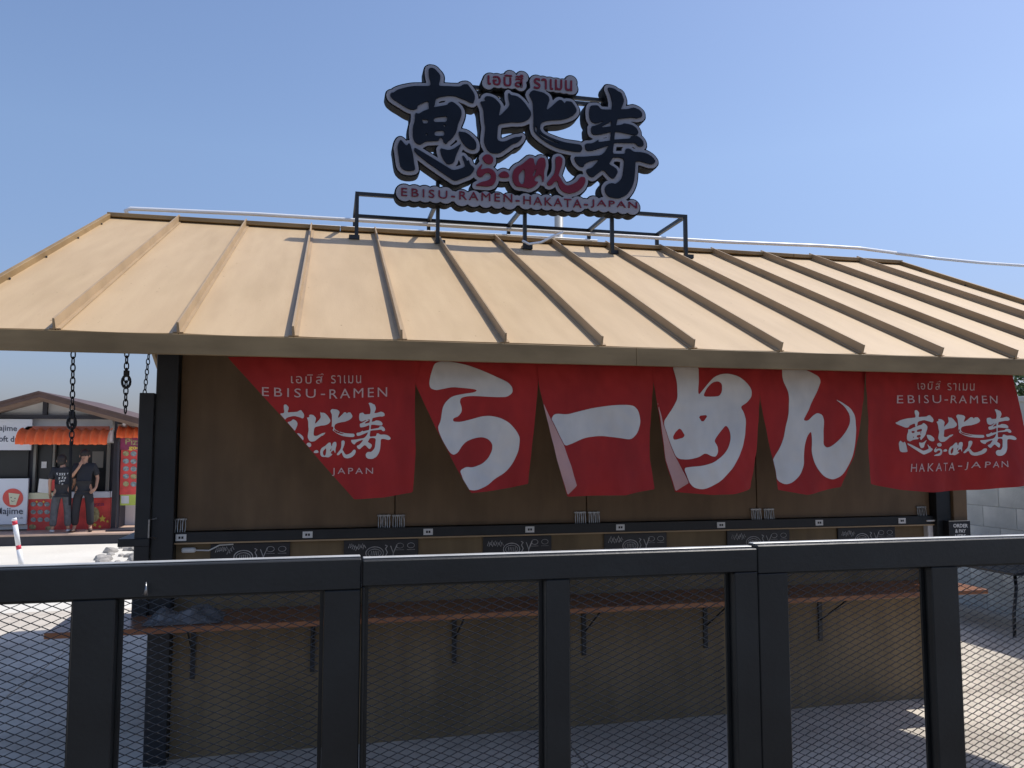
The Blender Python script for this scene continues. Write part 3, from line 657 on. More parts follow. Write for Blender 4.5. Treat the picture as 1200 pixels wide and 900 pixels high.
# ------------------------------------------------------------------ menu boards on the lower wall
mb_px = [(247, 340), (403, 490), (566, 646), (708, 781), (852, 925), (982, 1049)]
lab = ['black menu board at the far left end under the counter rail', 'second black menu board from the left corner post of the kiosk', 'black menu board below the dash banner',
       'black menu board below the looped me banner', 'black menu board right of the third shutter latch pair', 'last black menu board beside the order sign end']
lab = ['leftmost black menu board, next to the junction box cable', 'black menu board between the leftmost one and the ra banner, second along', 'black menu board roughly below the dash banner, third along',
       'black menu board below the looped me banner, fourth along', 'black menu board below the narrow n banner, fifth along', 'rightmost black menu board, nearest the order and pay sign']
for i, (a, b) in enumerate(mb_px):
    x0, x1 = onY(a, 640, YW - .01)[0], onY(b, 640, YW - .01)[0]; z0, z1 = .835, 1.094
    t = empty('menu_board', (0, 0, 0), lab[i], 'menu board', 'menu boards under the counter rail')
    MB().box(x0, x1, YW - .016, YW - .0015, z0, z1).build('panel', M['board'], t, bevel=.002)
    w_ = x1 - x0; pr = MB(); yf = YW - .0165
    # scribbled brush lettering, a bowl drawing, chopsticks, smaller dishes
    rnd = random.Random(5 + i)
    ln = MB()
    for k in range(9):
        u = x0 + w_ * (.06 + .024 * k); z = z1 - .035 + rnd.uniform(-.01, .01)
        ln.tube([(u, yf, z - .012), (u + .008, yf, z + .012), (u + .016, yf, z - .006)], .0022, 4)
    ln.build('brush_lettering', M['chalk'], t)
    cxb = x0 + w_ * .41; czb = z1 - .072
    bw = MB().tube([(cxb + .048 * math.cos(q), yf, czb + .034 * math.sin(q)) for q in np.linspace(0, 2 * math.pi, 20, endpoint=False)], .003, 4, closed=True)
    bw.tube([(cxb + .036 * math.cos(q), yf, czb + .022 * math.sin(q)) for q in np.linspace(0, 2 * math.pi, 16, endpoint=False)], .002, 4, closed=True)
    for k in range(5): bw.tube([(cxb - .02 + .01 * k, yf, czb - .012), (cxb - .017 + .01 * k, yf, czb + .012)], .0018, 4)
    bw.tube([(cxb - .04, yf, czb - .03), (cxb - .015, yf, czb - .05), (cxb + .015, yf, czb - .05), (cxb + .04, yf, czb - .03)], .002, 4)
    bw.build('bowl_drawing', M['chalk'], t)
    xx = x0 + w_ * .55
    st = MB().tube([(xx, yf, z1 - .03), (xx + .012, yf, z1 - .035), (xx + .002, yf, z1 - .05), (xx + .012, yf, z1 - .07), (xx + .002, yf, z1 - .09)], .003, 4)
    st.tube([(xx + .04, yf, z1 - .12), (xx + .045, yf, z1 - .075), (xx + .065, yf, z1 - .03)], .0035, 4).tube([(xx + .045, yf, z1 - .075), (xx + .03, yf, z1 - .035)], .0025, 4)
    st.build('brush_drawing', M['chalk'], t)
    sm = MB()
    for k in range(2):
        c = x0 + w_ * (.75 + .15 * k); 
        sm.tube([(c + .02 * math.cos(q), yf, z1 - .035 + .014 * math.sin(q)) for q in np.linspace(0, 2 * math.pi, 12, endpoint=False)], .0014, 4, closed=True)
        sm.tube([(c - .022, yf, z1 - .058), (c + .022, yf, z1 - .058)], .0012, 4)
    for k in range(7):
        c = x0 + w_ * (.08 + .13 * k); z = z0 + .035 + rnd.uniform(-.006, .006)
        sm.tube([(c - .008, yf, z), (c, yf, z + .008), (c + .01, yf, z - .002)], .0022, 4)
        if k % 2: sm.tube([(c - .01, yf, z - .014), (c + .012, yf, z - .014)], .0014, 4)
    sm.build('small_drawings', M['chalk'], t)['kind'] = 'stuff'

# order sign on the right-hand counter
osn = empty('order_sign', (0, 0, 0), 'small black box sign reading ORDER & PAY HERE on the right side counter', 'sign')
p0, p1 = onY(1113, 640, 4.40), onY(1137, 610, 4.40)
MB().box(p0[0], p1[0], 4.40, 4.46, .981, p1[2]).build('sign_box', M['board'], osn, bevel=.002)
for s, yb in (('ORDER', 618.2), ('& PAY', 624.4), ('HERE', 630.6)):
    w_ = {'ORDER': 8.6, '& PAY': 6.2, 'HERE': 6.2}[s]
    link('lettering', place(text_px(s, 1125.4 - w_, yb, 1125.4 + w_, yb, 4.4, 4.40, bold=.03), 4.398), M['paper'], osn)
tr = MB().box(p0[0] - .1, p1[0] - .02, 4.47, 4.75, p1[2] - .0075, p1[2] + .002)
tr.box(p0[0] - .08, p1[0] - .03, 4.49, 4.73, .981, p1[2] - .008)
prop(tr.build('storage_box', M['paper'], None, bevel=.003), 'flat pale lidded box on the side counter behind the order sign', 'box')

# crumpled dark plastic sheet left on the shelf
bm = bmesh.new(); N = 26
gv = [[None] * N for _ in range(14)]
for j in range(14):
    for i in range(N):
        x = -.86 + .36 * i / (N - 1); y = 4.17 + .27 * j / 13
        edge = min(i, N - 1 - i, j * 1.6, (13 - j) * 1.6) / 5
        z = .753 + min(1, edge) * (.035 + .05 * mnoise.noise(Vector((x * 9, y * 11, 3))) + .03 * abs(mnoise.noise(Vector((x * 25, y * 22, 8)))))
        gv[j][i] = bm.verts.new((x + .012 * mnoise.noise(Vector((x * 14, y * 14, 1))), y + .012 * mnoise.noise(Vector((x * 14, y * 14, 5))), max(.752, z)))
for j in range(13):
    for i in range(N - 1): bm.faces.new((gv[j][i], gv[j][i + 1], gv[j + 1][i + 1], gv[j + 1][i]))
me = bpy.data.meshes.new('m'); bm.to_mesh(me); bm.free()
M['film'] = mat('plastic_film', (.15, .15, .15), .35, 0, .35, 14)
prop(link('plastic_sheet', me, M['film'], None), 'crumpled dark blue plastic sheet lying on the left end of the shelf', 'plastic sheet')

# ------------------------------------------------------------------ chains under the left eave
def chain(px, y0, y1, Yd, label, hook=None, strap=None):
    t = empty('hanging_chain', (0, 0, 0), label, 'chain', 'chains hanging under the left eave')
    a, b = onY(px[0], y0, Yd), onY(px[1], y1, Yd)
    L = np.linalg.norm(b - a); pitch = .026; n = int(L / pitch) + 1; m = MB()
    for k in range(n):
        c = a + (b - a) * k / (n - 1); o = MB(); pts = []
        for q in np.linspace(0, 2 * math.pi, 12, endpoint=False):
            u = .0085 * math.cos(q); v = .0175 * math.sin(q)
            pts.append((c[0] + (u if k % 2 == 0 else u * .25), c[1] + (0 if k % 2 == 0 else u), c[2] + v))
        m.tube(pts, .0029, 5, closed=True)
    m.build('links', M['chain'], t)
    if hook:
        c = onY(hook[0], hook[1], Yd)
        h = MB().tube([(c[0] + .016 * math.cos(q), c[1], c[2] - .012 + .026 * math.sin(q)) for q in np.linspace(0, 2 * math.pi, 14, endpoint=False)], .0055, 6, closed=True)
        h.box(c[0] - .010, c[0] + .010, c[1] - .008, c[1] + .008, c[2] + .008, c[2] + .035)
        h.build('snap_hook', M['chain'], t)
    if strap:
        a, b = onY(strap[0], strap[1], Yd), onY(strap[2], strap[3], Yd)
        MB().tube([tuple(a), tuple(b)], .0065, 6).build('strap', M['chain'], t)
    return t
chain((86, 84), 400, 517, 3.62, 'long black chain with snap hook hanging before the orange awning', hook=(84, 492), strap=(83, 517, 82, 592))
chain((149, 147), 400, 480, 3.62, 'short free-hanging black chain with a twisted hook, between the other two', hook=(148, 444))
chain((176, 169), 400, 466, 4.62, 'thin slanting black chain closest to the kiosk corner post')

# ------------------------------------------------------------------ foreground fence
FYY = 1.60; FT_ = 1.392
fence = empty('mesh_fence', (0, FYY, 0), 'dark charcoal steel fence with expanded mesh panels across the foreground', 'fence')
fpx = lambda px: onY(px, 690, 1.571)[0]
e1, e2 = fpx(424), fpx(889)
frames = [(-1.78, -.90), (-.897, e1 - .0015), (e1 + .0015, e2 - .001), (e2 + .001, 1.900), (1.903, 2.80)]
PW = .06
M['highlight'] = mat('cap_highlight', (.50, .50, .48), .45, .3, .2, 12)  # pale strip colour, paints in the sunlit line along the rail tops
def strands(x0, x1, z0, z1, y):
    mb = MB(); dx = .0338; dz = .0071; t = .00072
    nrow = int((z1 - z0) / dz); ncol = int((x1 - x0) / (dx / 2)) + 1
    V = []; Fc = []
    for r in range(nrow + 1):
        zb_ = z0 + r * dz
        # zigzag strand: alternates up/down between bond points; neighbouring strands touch at the bonds
        ph = r % 2; prev = None
        for k in range(ncol):
            x = x0 + k * dx / 2
            if x > x1: break
            up_ = ((k + ph) % 2 == 0); z = zb_ + (dz / 2 if up_ else -dz / 2) * (1 if True else 0)
            b = len(V)
            yo = .0012 if up_ else -.0012
            V += [(x, y + yo - .0009, z - t), (x, y + yo + .0009, z - t * .2), (x, y + yo + .0009, z + t), (x, y + yo - .0009, z + t * .2)]
            if prev is not None:
                for q in range(4): Fc.append((prev + q, prev + (q + 1) % 4, b + (q + 1) % 4, b + q))
            prev = b
    mb.add(V, Fc); return mb
for i, (a, b) in enumerate(frames):
    dy = (.003, .004, 0., .002, .001)[i]; zt = FT_ + (-.003, -.0035, -.007, -.001, 0)[i]; rh = (.06, .058, .049, .060, .06)[i]
    m0, m1 = {1: (fpx(84), fpx(135)), 2: (fpx(640), fpx(668)), 3: (fpx(1094), fpx(1125))}.get(i, ((a + b) / 2 - .035, (a + b) / 2 + .035))
    mid = (m0 + m1) / 2; mw = m1 - m0
    y0, y1 = -.029 + dy, .011 + dy
    MB().box(a, b, y0, y1, zt - rh, zt).build('top_rail', M['fence'], fence, bevel=.002)
    MB().box(a + .001, b - .001, y0 + .02, y1 - .001, zt + .0005, zt + .003).build('rail_highlight', M['highlight'], fence, bevel=.001)
    MB().box(a + PW / 2, b - PW / 2, y0 + .002, y1 - .002, .10, .168).build('bottom_rail', M['fence'], fence, bevel=.002)
    pw = {1: (.060, e1 - fpx(381)), 2: (.0045, e2 - fpx(862)), 3: (fpx(924) - e2, .07)}.get(i, (.066, .066))
    MB().box(a, a + pw[0], y0, y1, 0, zt - rh - .0005).build('post', M['fence'], fence, bevel=.002)
    MB().box(b - pw[1], b, y0, y1, 0, zt - rh - .0005).build('post', M['fence'], fence, bevel=.002)
    MB().box(mid - mw / 2, mid + mw / 2, y0 + .001, y1 - .001, .1685, zt - rh - .0005).build('middle_post', M['fence'], fence, bevel=.002)
    for (s0, s1) in ((a + pw[0], mid - mw / 2), (mid + mw / 2, b - pw[1])):
        # slim retaining flats round each opening
        fl = MB().box(s0 + .0005, s0 + .008, -.002 + dy, .004 + dy, .169, zt - rh - .001).box(s1 - .008, s1 - .0005, -.002 + dy, .004 + dy, .169, zt - rh - .001).box(s0 + .0085, s1 - .0085, -.002 + dy, .004 + dy, zt - rh - .007, zt - rh - .001)
        fl.build('mesh_bead', M['fence'], fence)
        o = strands(s0 + .001, s1 - .001, .169, zt - rh - .003, .006 + dy).build('expanded_mesh', M['mesh'], fence); o['kind'] = 'stuff'
p = onY(171, 690, FYY - .037)
MB().tube([(p[0], p[1] - FYY, p[2] + .012), (p[0] + .001, p[1] - .004 - FYY, p[2]), (p[0], p[1] - FYY - .002, p[2] - .010)], [.001, .002, .0045], 8).build('metal_tag', M['chrome'], fence, smooth=True)

# ------------------------------------------------------------------ right side: block wall, tree, table
WX = 6.4; WT = 2.06
wall = empty('block_wall', (WX, 0, 0), 'pale blue grey painted concrete block wall right of the kiosk', 'wall')
MB().box(.006, .17, 1.2, 13.5, 0, WT - .02).build('mortar_core', M['mortar'], wall)
bw_, bh_ = .40, .205
blk = {}
for r in range(10):
    y = 1.2 - (.2 if r % 2 else 0); z0 = r * bh_
    while y < 13.4:
        jj = random.uniform(-.002, .002)
        key = random.randrange(5)
        if key not in blk:
            blk[key] = MB().box(0, .03, 0, bw_ - .005, 0, bh_ - .005).mesh(.002)
            blk[key].materials.append(M['block'])
        o = bpy.data.objects.new('block', blk[key]); col.objects.link(o); o.parent = wall; o.location = (jj, y + .0025, z0 + .0025); y += bw_
MB().box(-.02, .22, 1.15, 13.55, WT - .02, WT + .03).build('coping', M['block'], wall, bevel=.004)

def tree(x, y, h, cr, label):
    t = empty('tree', (x, y, -.02), label, 'tree')
    m = MB(); top = h - cr * 1.0
    m.tube([(0, 0, 0), (.03, .02, top * .5), (0, .05, top)], [.09, .07, .05], 8)
    rnd = random.Random(3); tips = []
    for k in range(9):
        a = k * 2.4; e = Vector((math.cos(a) * cr * .6, math.sin(a) * cr * .6, top + rnd.uniform(.1, .9) * cr))
        m.tube([(0, .05, top * rnd.uniform(.8, 1)), tuple(e * .5 + Vector((0, 0, top * .48))), tuple(e)], [.035, .022, .01], 6); tips.append(e)
    m.build('trunk', M['bark'], t, smooth=True)
    for mm, cnt, nm in ((M['leaf'], 5200, 'crown'), (M['leafb'], 2600, 'pale_leaves')):
        V = []; Fc = []
        cl = [(Vector((rnd.gauss(0, .45) * cr, rnd.gauss(0, .45) * cr, top + cr * .75 + rnd.gauss(0, .4) * cr)), rnd.uniform(.14, .3) * cr) for _ in range(40)] + [(e, .25 * cr) for e in tips]
        for k in range(cnt):
            c, rr = rnd.choice(cl); p = c + Vector((rnd.gauss(0, 1), rnd.gauss(0, 1), rnd.gauss(0, 1))) * rr * .6
            d = Vector((rnd.gauss(0, 1), rnd.gauss(0, 1), rnd.gauss(0, .6))).normalized(); n = d.cross(Vector((rnd.gauss(0, 1), rnd.gauss(0, 1), rnd.gauss(0, 1)))).normalized(); L = rnd.uniform(.03, .055)
            b = len(V); V += [p, p + d * L + n * L * .32, p + d * L * 2, p + d * L - n * L * .32]; Fc.append((b, b + 1, b + 2, b + 3))
        MB().add(V, Fc); me = bpy.data.meshes.new('m'); me.from_pydata([tuple(v) for v in V], [], Fc); me.update()
        o = link(nm, me, mm, t); 
    return t
tree(8.1, 7.3, 2.55, .62, 'small leafy tree showing over the block wall at the right edge')

tb = empty('side_table', (5.95, 6.4, 0), 'low black metal table with curved legs standing by the block wall', 'table')
MB().box(-.28, .27, -.68, .68, .52, .545).build('tabletop', M['black'], tb, bevel=.004)
for sx in (-1, 1):
    for sy in (-1, 1):
        MB().tube([(sx * .10, sy * .50, .52), (sx * .15, sy * .56, .40), (sx * .235, sy * .61, .2), (sx * .25, sy * .62, 0)], .014, 8).build('leg', M['black'], tb, smooth=True)

# ------------------------------------------------------------------ soft-drink and pizza shop in the distance
SHY = 20.0
S = {}
S['siding'] = mat('siding', (.55, .55, .54), .7, 0, .04, 3)
S['brown'] = mat('brown_trim', (.10, .06, .05), .6, 0, .2, 4)
S['eave'] = mat('eave_brown', (.26, .18, .14), .7, 0, .15, 4)
S['beam'] = mat('dark_beam', (.02, .02, .03), .5, 0, .2, 4)
S['glass'] = mat('dark_glass', (.012, .014, .015), .3, 0, .2, 2)
S['frame'] = mat('window_frame', (.18, .18, .16), .5)
S['orange'] = mat('awning_orange', (.85, .17, .05), .7, 0, .1, 6)
S['orangetop'] = mat('awning_top', (.35, .10, .06), .7, 0, .1, 6)
S['menured'] = mat('menu_red', (.62, .06, .05), .55, 0, .25, 5)
S['purple'] = mat('menu_purple', (.25, .03, .09), .55, 0, .2, 5)
S['lime'] = mat('menu_lime', (.42, .50, .08), .55, 0, .1, 5)
S['yellow'] = mat('menu_yellow', (.75, .55, .08), .55, 0, .1, 5)
S['dish'] = mat('dish_photo', (.22, .27, .27), .5, 0, .5, 22)
S['dishg'] = mat('dish_photo_b', (.30, .26, .12), .5, 0, .5, 22)
S['deck'] = mat('deck_tile', (.48, .34, .26), .7, 0, .15, 3)
S['signw'] = mat('sign_white', (.62, .65, .70), .5, 0, .03, 2)
S['textg'] = mat('text_grey', (.06, .07, .10), .6)
S['discred'] = mat('disc_red', (.62, .08, .06), .5, 0, .1, 3)
S['cup'] = mat('cup_cream', (.60, .60, .42), .5)
S['whitewall'] = mat('white_wall', (.75, .75, .76), .8, 0, .03, 3)
def W(px, py, Y): p = onY(px, py, Y); return p[0], p[2]
def bxp(mb, x0, y0, x1, y1, Y, d):
    ym = (y0 + y1) / 2; xm = (x0 + x1) / 2
    a, _ = W(x0, ym, Y); b, _ = W(x1, ym, Y); _, zt = W(xm, y0, Y); _, zb_ = W(xm, y1, Y)
    return mb.box(a, b, Y, Y + d, zb_, zt)
def quad_plate(pts_px, Y, d): return stand(plate([topx(pts_px, Y)], d), Y + d / 2)
shop = empty('snack_shop', (0, 0, 0), 'small brown gabled snack shop with an orange scalloped awning in the distance', 'shop')
gx0 = W(-110, 560, SHY)[0]; gx1 = W(137, 560, SHY)[0]
zfl = -.24; zgr = -.47
MB().box(gx0, gx1, SHY + .35, SHY + 4, zfl, 2.32).build('wall_core', S['beam'], shop)
# pediment, beam, post, siding, windows
link('pediment', quad_plate([(-90, 486), (45, 462), (135, 487)], SHY + .1, .1), S['siding'], shop)
bxp(MB(), -110, 486, 133, 490.4, SHY - .05, .2).build('tie_beam', S['beam'], shop)
bxp(MB(), 50, 468, 55, 485.8, SHY - .02, .1).build('king_post', S['beam'], shop)
bxp(MB(), -110, 490.6, 131.5, 519, SHY + .1, .25).build('siding', S['siding'], shop)
bxp(MB(), 132, 490.6, 137.5, 621.5, SHY - .05, .14).build('corner_post', S['beam'], shop)
for a, b in ((38, 41), (60.5, 63), (124, 127)):
    bxp(MB(), a, 519.2, b, 597, SHY + .15, .1).build('window_post', S['frame'], shop)
for a, b in ((41.2, 60.3), (63.2, 123.8)):
    bxp(MB(), a, 519.2, b, 580, SHY + .28, .03).build('window', S['glass'], shop)
bxp(MB(), -60, 528, 33, 560, SHY + .28, .03).build('window', S['glass'], shop)
bxp(MB(), 108, 529, 121, 548, SHY + .26, .01).build('poster', S['frame'], shop)
bxp(MB(), 48.5, 541, 54.5, 548.5, SHY + .26, .01).build('notice', M['paper'], shop)
# counter
cnt = empty('service_counter', (0, 0, 0), 'white topped counter with red pizza menu front below the shop window', 'counter')
bxp(MB(), 33.5, 577.5, 66, 584.8, SHY + .02, .3).build('counter_top', S['cup'], cnt)
bxp(MB(), 66.2, 576.5, 129, 583.5, SHY + .02, .3).build('counter_top', S['signw'], cnt)
bxp(MB(), 32, 585, 66, 623, SHY + .04, .25).build('menu_front', S['menured'], cnt)
bxp(MB(), 66.2, 583.8, 129, 622, SHY + .04, .25).build('menu_front', S['menured'], cnt)
def disc(cx, cy, rx, ry, Y, n=14): return [(cx + rx * math.cos(t), cy + ry * math.sin(t)) for t in np.linspace(0, 2 * math.pi, n, endpoint=False)]
for r in range(3):
    for c in range(3):
        link('dish_picture', quad_plate(disc(39 + 8 * c, 591 + 9 * r, 3.2, 2.7, 0), SHY + .025, .01), S['dish'], cnt)
for cx, cy, rr in ((120, 608, 4.5), (111, 615, 2.6), (117, 617, 2), (43, 588, 1.6), (51, 588, 1.6), (60.5, 595, 1.5), (126, 611, 2)):
    st = [(cx + (rr if k % 2 == 0 else rr * .45) * math.cos(k * math.pi / 5 - math.pi / 2), cy + (rr if k % 2 == 0 else rr * .45) * math.sin(k * math.pi / 5 - math.pi / 2)) for k in range(10)]
    link('printed_star', quad_plate(st, SHY + .02, .008), S['yellow'], cnt)
for cx, cy, rx, ry in ((38, 617.5, 4.2, 3), (57, 619, 4.2, 2.4)):
    link('dish_picture', quad_plate(disc(cx, cy, rx, ry, 0), SHY + .022, .01), S['dishg'], cnt)
link('pizza_picture', quad_plate(disc(110, 603, 6.5, 9, 0, 20), SHY + .028, .006), S['dishg'], cnt)
link('lettering', place(text_px('pizza', 101, 596, 122, 594, 6, SHY, bold=.01), SHY + .018), S['purple'], cnt)
# menu stand on the counter
ms = link('menu_card', quad_plate([(46, 561), (58, 562), (56.5, 578), (44, 577)], SHY - .02, .02), M['paper'], None)
prop(ms, 'white printed menu card leaning on the left part of the shop counter', 'menu card')
mr = link('red_card', quad_plate([(57.5, 562), (64, 562), (64, 575), (57, 575)], SHY + .0, .015), S['menured'], None)
prop(mr, 'small red card standing behind the white menu card', 'card')
# roof (gable) with brown fascia and ribs
def roofline(dy0, dy1, Y, d): return quad_plate([(-110, 500 + dy0), (45, 458 + dy0), (170, 492 + dy0), (170, 492 + dy1), (45, 458 + dy1), (-110, 500 + dy1)], Y, d)
rf = link('roof', roofline(0, 2.2, SHY - .75, 5.), S['brown'], shop)
link('gable_fascia', roofline(2.0, 7.0, SHY - .70, .06), S['brown'], rf)
link('eave_soffit', roofline(5.6, 11.0, SHY - .35, .5), S['eave'], rf)
# lower side roof at the right, side wall and the floor
bxp(MB(), 137.6, 497, 215, 500, SHY - .1, 3.).build('side_roof', S['eave'], shop)
bxp(MB(), 137.7, 500, 215, 620, SHY + .9, .1).build('side_wall', S['whitewall'], shop)
dz0 = zgr - .02
MB().box(W(-130, 630, 19)[0], W(215, 630, 19)[0], 19.0, 24.5, zfl - .035, zfl).build('deck', S['deck'], shop)
MB().box(W(-130, 630, 19)[0], W(215, 630, 19)[0], 19.03, 24.4, dz0, zfl - .036).build('deck_base', S['beam'], shop)
link('wall_lamp', (MB().ball(tuple(onY(146, 496.5, SHY - .1)), (.045, .045, .06), 10, 6)).mesh(), M['pvc'], shop)
# orange awning: scalloped ribs
def awning(x0, x1, yt, yb, Y, name, label, par=None, nr=8):
    a, zt = W(x0, yt, Y); b, _ = W(x1, yt, Y); _, zb_ = W((x0 + x1) / 2, yb, Y); zt = W((x0 + x1) / 2, yt, Y)[1]
    V = []; Fc = []; NU = nr * 8; NV = 8
    for i in range(NU + 1):
        u = i / NU; x = a + (b - a) * u; rib = (1 - abs(math.sin(math.pi * u * nr)) ** .6) * .10
        for j in range(NV + 1):
            v = j / NV; ang = v * R(100)
            rad = (zt - zb_) ; y = Y + rad * (1 - math.sin(ang)) * 1.3 - rib * (.4 + math.sin(ang)); z = zt - rad * (1 - math.cos(ang)) - (.015 if j == NV and i % 8 in (3, 4, 5) else 0) + rib * .5 * math.cos(ang)
            V.append((x, y, z))
    for i in range(NU):
        for j in range(NV): k = i * (NV + 1) + j; Fc.append((k, k + NV + 1, k + NV + 2, k + 1))
    me = bpy.data.meshes.new('m'); me.from_pydata(V, [], Fc); me.update()
    o = link(name, me, S['orange'], par, True)
    return o
aw = empty('scalloped_awning', (0, 0, 0), 'bright orange ribbed awning above the shop window', 'awning')
awning(21, 128, 503.5, 518.0, SHY - .62, 'canopy', '', aw, 10)
tp = quad_plate([(32, 499.5), (128, 499.5), (128, 504.5), (26, 504.5)], SHY - .1, .05)
link('canopy_top', tp, S['orangetop'], aw)
bxp(MB(), 128.5, 505, 131, 517.5, SHY - .2, .3).build('bracket', S['signw'], aw)
aw2 = empty('side_awning', (0, 0, 0), 'shorter dull orange awning over the tall red menu banner', 'awning')
awning(138.5, 178, 500.5, 511, SHY - .25, 'canopy', '', aw2, 4)
# shop signs
s1 = empty('shop_sign', (0, 0, 0), 'white upper shop sign with Majime soft drink lettering, left of the awning', 'sign')
bxp(MB(), -60, 491, 37, 527.5, SHY - .1, .06).build('panel', S['signw'], s1)
link('lettering', place(text_px('Majime', -6, 506.5, 22, 507.5, 8.5, SHY, bold=.015), SHY - .105), S['textg'], s1)
link('lettering', place(text_px('soft drink', -3, 517.5, 35, 518.5, 7, SHY, bold=.02), SHY - .105), S['textg'], s1)
s2 = empty('cup_sign', (0, 0, 0), 'white lower shop panel with a red disc, a cup and Majime lettering', 'sign')
bxp(MB(), -60, 561, 32, 615, SHY - .1, .06).build('panel', S['signw'], s2)
link('red_disc', quad_plate(disc(15, 583.5, 12, 11, 0, 28), SHY - .112, .01), S['discred'], s2)
link('cup_picture', quad_plate([(10, 577.5), (23, 579), (18.5, 592), (11.5, 591.5)], SHY - .122, .008), S['cup'], s2)
fc = MB()
for q in ((13, 583), (17.5, 584)):
    c = onY(q[0], q[1], SHY - .125); fc.ball(tuple(c), .012, 6, 4)
fc.tube([tuple(onY(x, y, SHY - .126)) for x, y in ((13, 586.5), (14.8, 587.8), (17, 587))], .006, 4)
fc.build('cup_face', S['textg'], s2)
link('lettering', place(text_px('Majime', -3, 604.5, 29, 604.5, 10, SHY, bold=.012), SHY - .11), S['textg'], s2)
link('lettering', place(text_px('まじめ', 18, 607.5, 29, 607.5, 2.2, SHY), SHY - .11), S['textg'], s2)
bxp(MB(), -60, 615.5, 32, 621, SHY + .02, .1).build('plinth', S['siding'], shop)
# tall menu banner
s3 = empty('menu_banner', (0, 0, 0), 'tall red pizza menu banner with rows of dishes and a lime green foot', 'banner')
Yb = SHY - .2
bxp(MB(), 141, 512.5, 178, 527, Yb, .03).build('banner_head', S['purple'], s3)
bxp(MB(), 141, 527.2, 178, 579.5, Yb, .03).build('banner_field', S['menured'], s3)
bxp(MB(), 141, 579.7, 178, 592, Yb, .03).build('banner_foot', S['lime'], s3)
link('lettering', place(text_px('Pizza', 147, 521, 172, 522, 7.5, Yb, bold=.02), Yb - .006), S['dishg'], s3)
link('lettering', place(text_px('good', 151, 528, 170, 528, 6, Yb, bold=.03), Yb - .012), S['yellow'], s3)
for r in range(5):
    for c in range(4):
        link('dish_picture', quad_plate(disc(147.5 + 9 * c, 531.5 + 8.9 * r + .3 * c, 3.6, 3.0, 0, 12), Yb - .012, .008), S['dish'] if (r + c) % 4 else S['dishg'], s3)
link('price_flash', quad_plate([(161, 570), (178, 569), (178, 581), (161, 581)], Yb - .01, .008), S['yellow'], s3)
link('lettering', place(text_px('49', 161.5, 578.5, 169.5, 578.5, 6, Yb, bold=.03), Yb - .02), S['textg'], s3)
link('panel', quad_plate([(142, 581), (151, 581), (151, 590), (142, 590)], Yb - .008, .006), S['siding'], s3)
# banner pole and its black floor plate
pl = empty('flag_stand', (0, 0, 0), 'slim upright pole on a flat black base beside the menu banner', 'stand')
pa, pb_ = onY(138.2, 517, Yb - .1), onY(137.6, 619.5, Yb - .1)
MB().tube([tuple(pa), (pb_[0], pb_[1], zfl + .03)], .022, 6).build('pole', S['beam'], pl)
MB().box(pb_[0] - .15, pb_[0] + .42, Yb - .5, Yb + .1, zfl + .001, zfl + .035).build('base', S['beam'], pl, bevel=.005)

# ------------------------------------------------------------------ the two people by the counter
SK = mat('skin', (.38, .21, .14), .6); HR = mat('hair', (.02, .014, .012), .7); BT = mat('black_cotton', (.018, .019, .024), .85)
GJ = mat('grey_denim', (.075, .08, .09), .85, 0, .3, 9); SHW = mat('shoe_white', (.5, .5, .5), .6); SHB = mat('shoe_brown', (.08, .05, .04), .6)
def skin(name, verts, edges, radii, m, parent, root=0, sub=1):
    me = bpy.data.meshes.new('m'); me.from_pydata(verts, edges, []); me.update()
    o = bpy.data.objects.new('tmp', me); col.objects.link(o)
    md = o.modifiers.new('s', 'SKIN'); md.use_smooth_shade = True
    sv = me.skin_vertices[0].data
    for i, r in enumerate(radii):
        sv[i].radius = (r, r) if not isinstance(r, tuple) else r
        sv[i].use_root = (i == root)
    s2_ = o.modifiers.new('u', 'SUBSURF'); s2_.levels = sub; s2_.render_levels = sub
    m2 = bpy.data.meshes.new_from_object(o.evaluated_get(bpy.context.evaluated_depsgraph_get()))
    bpy.data.objects.remove(o)
    return link(name, m2, m, parent, True)
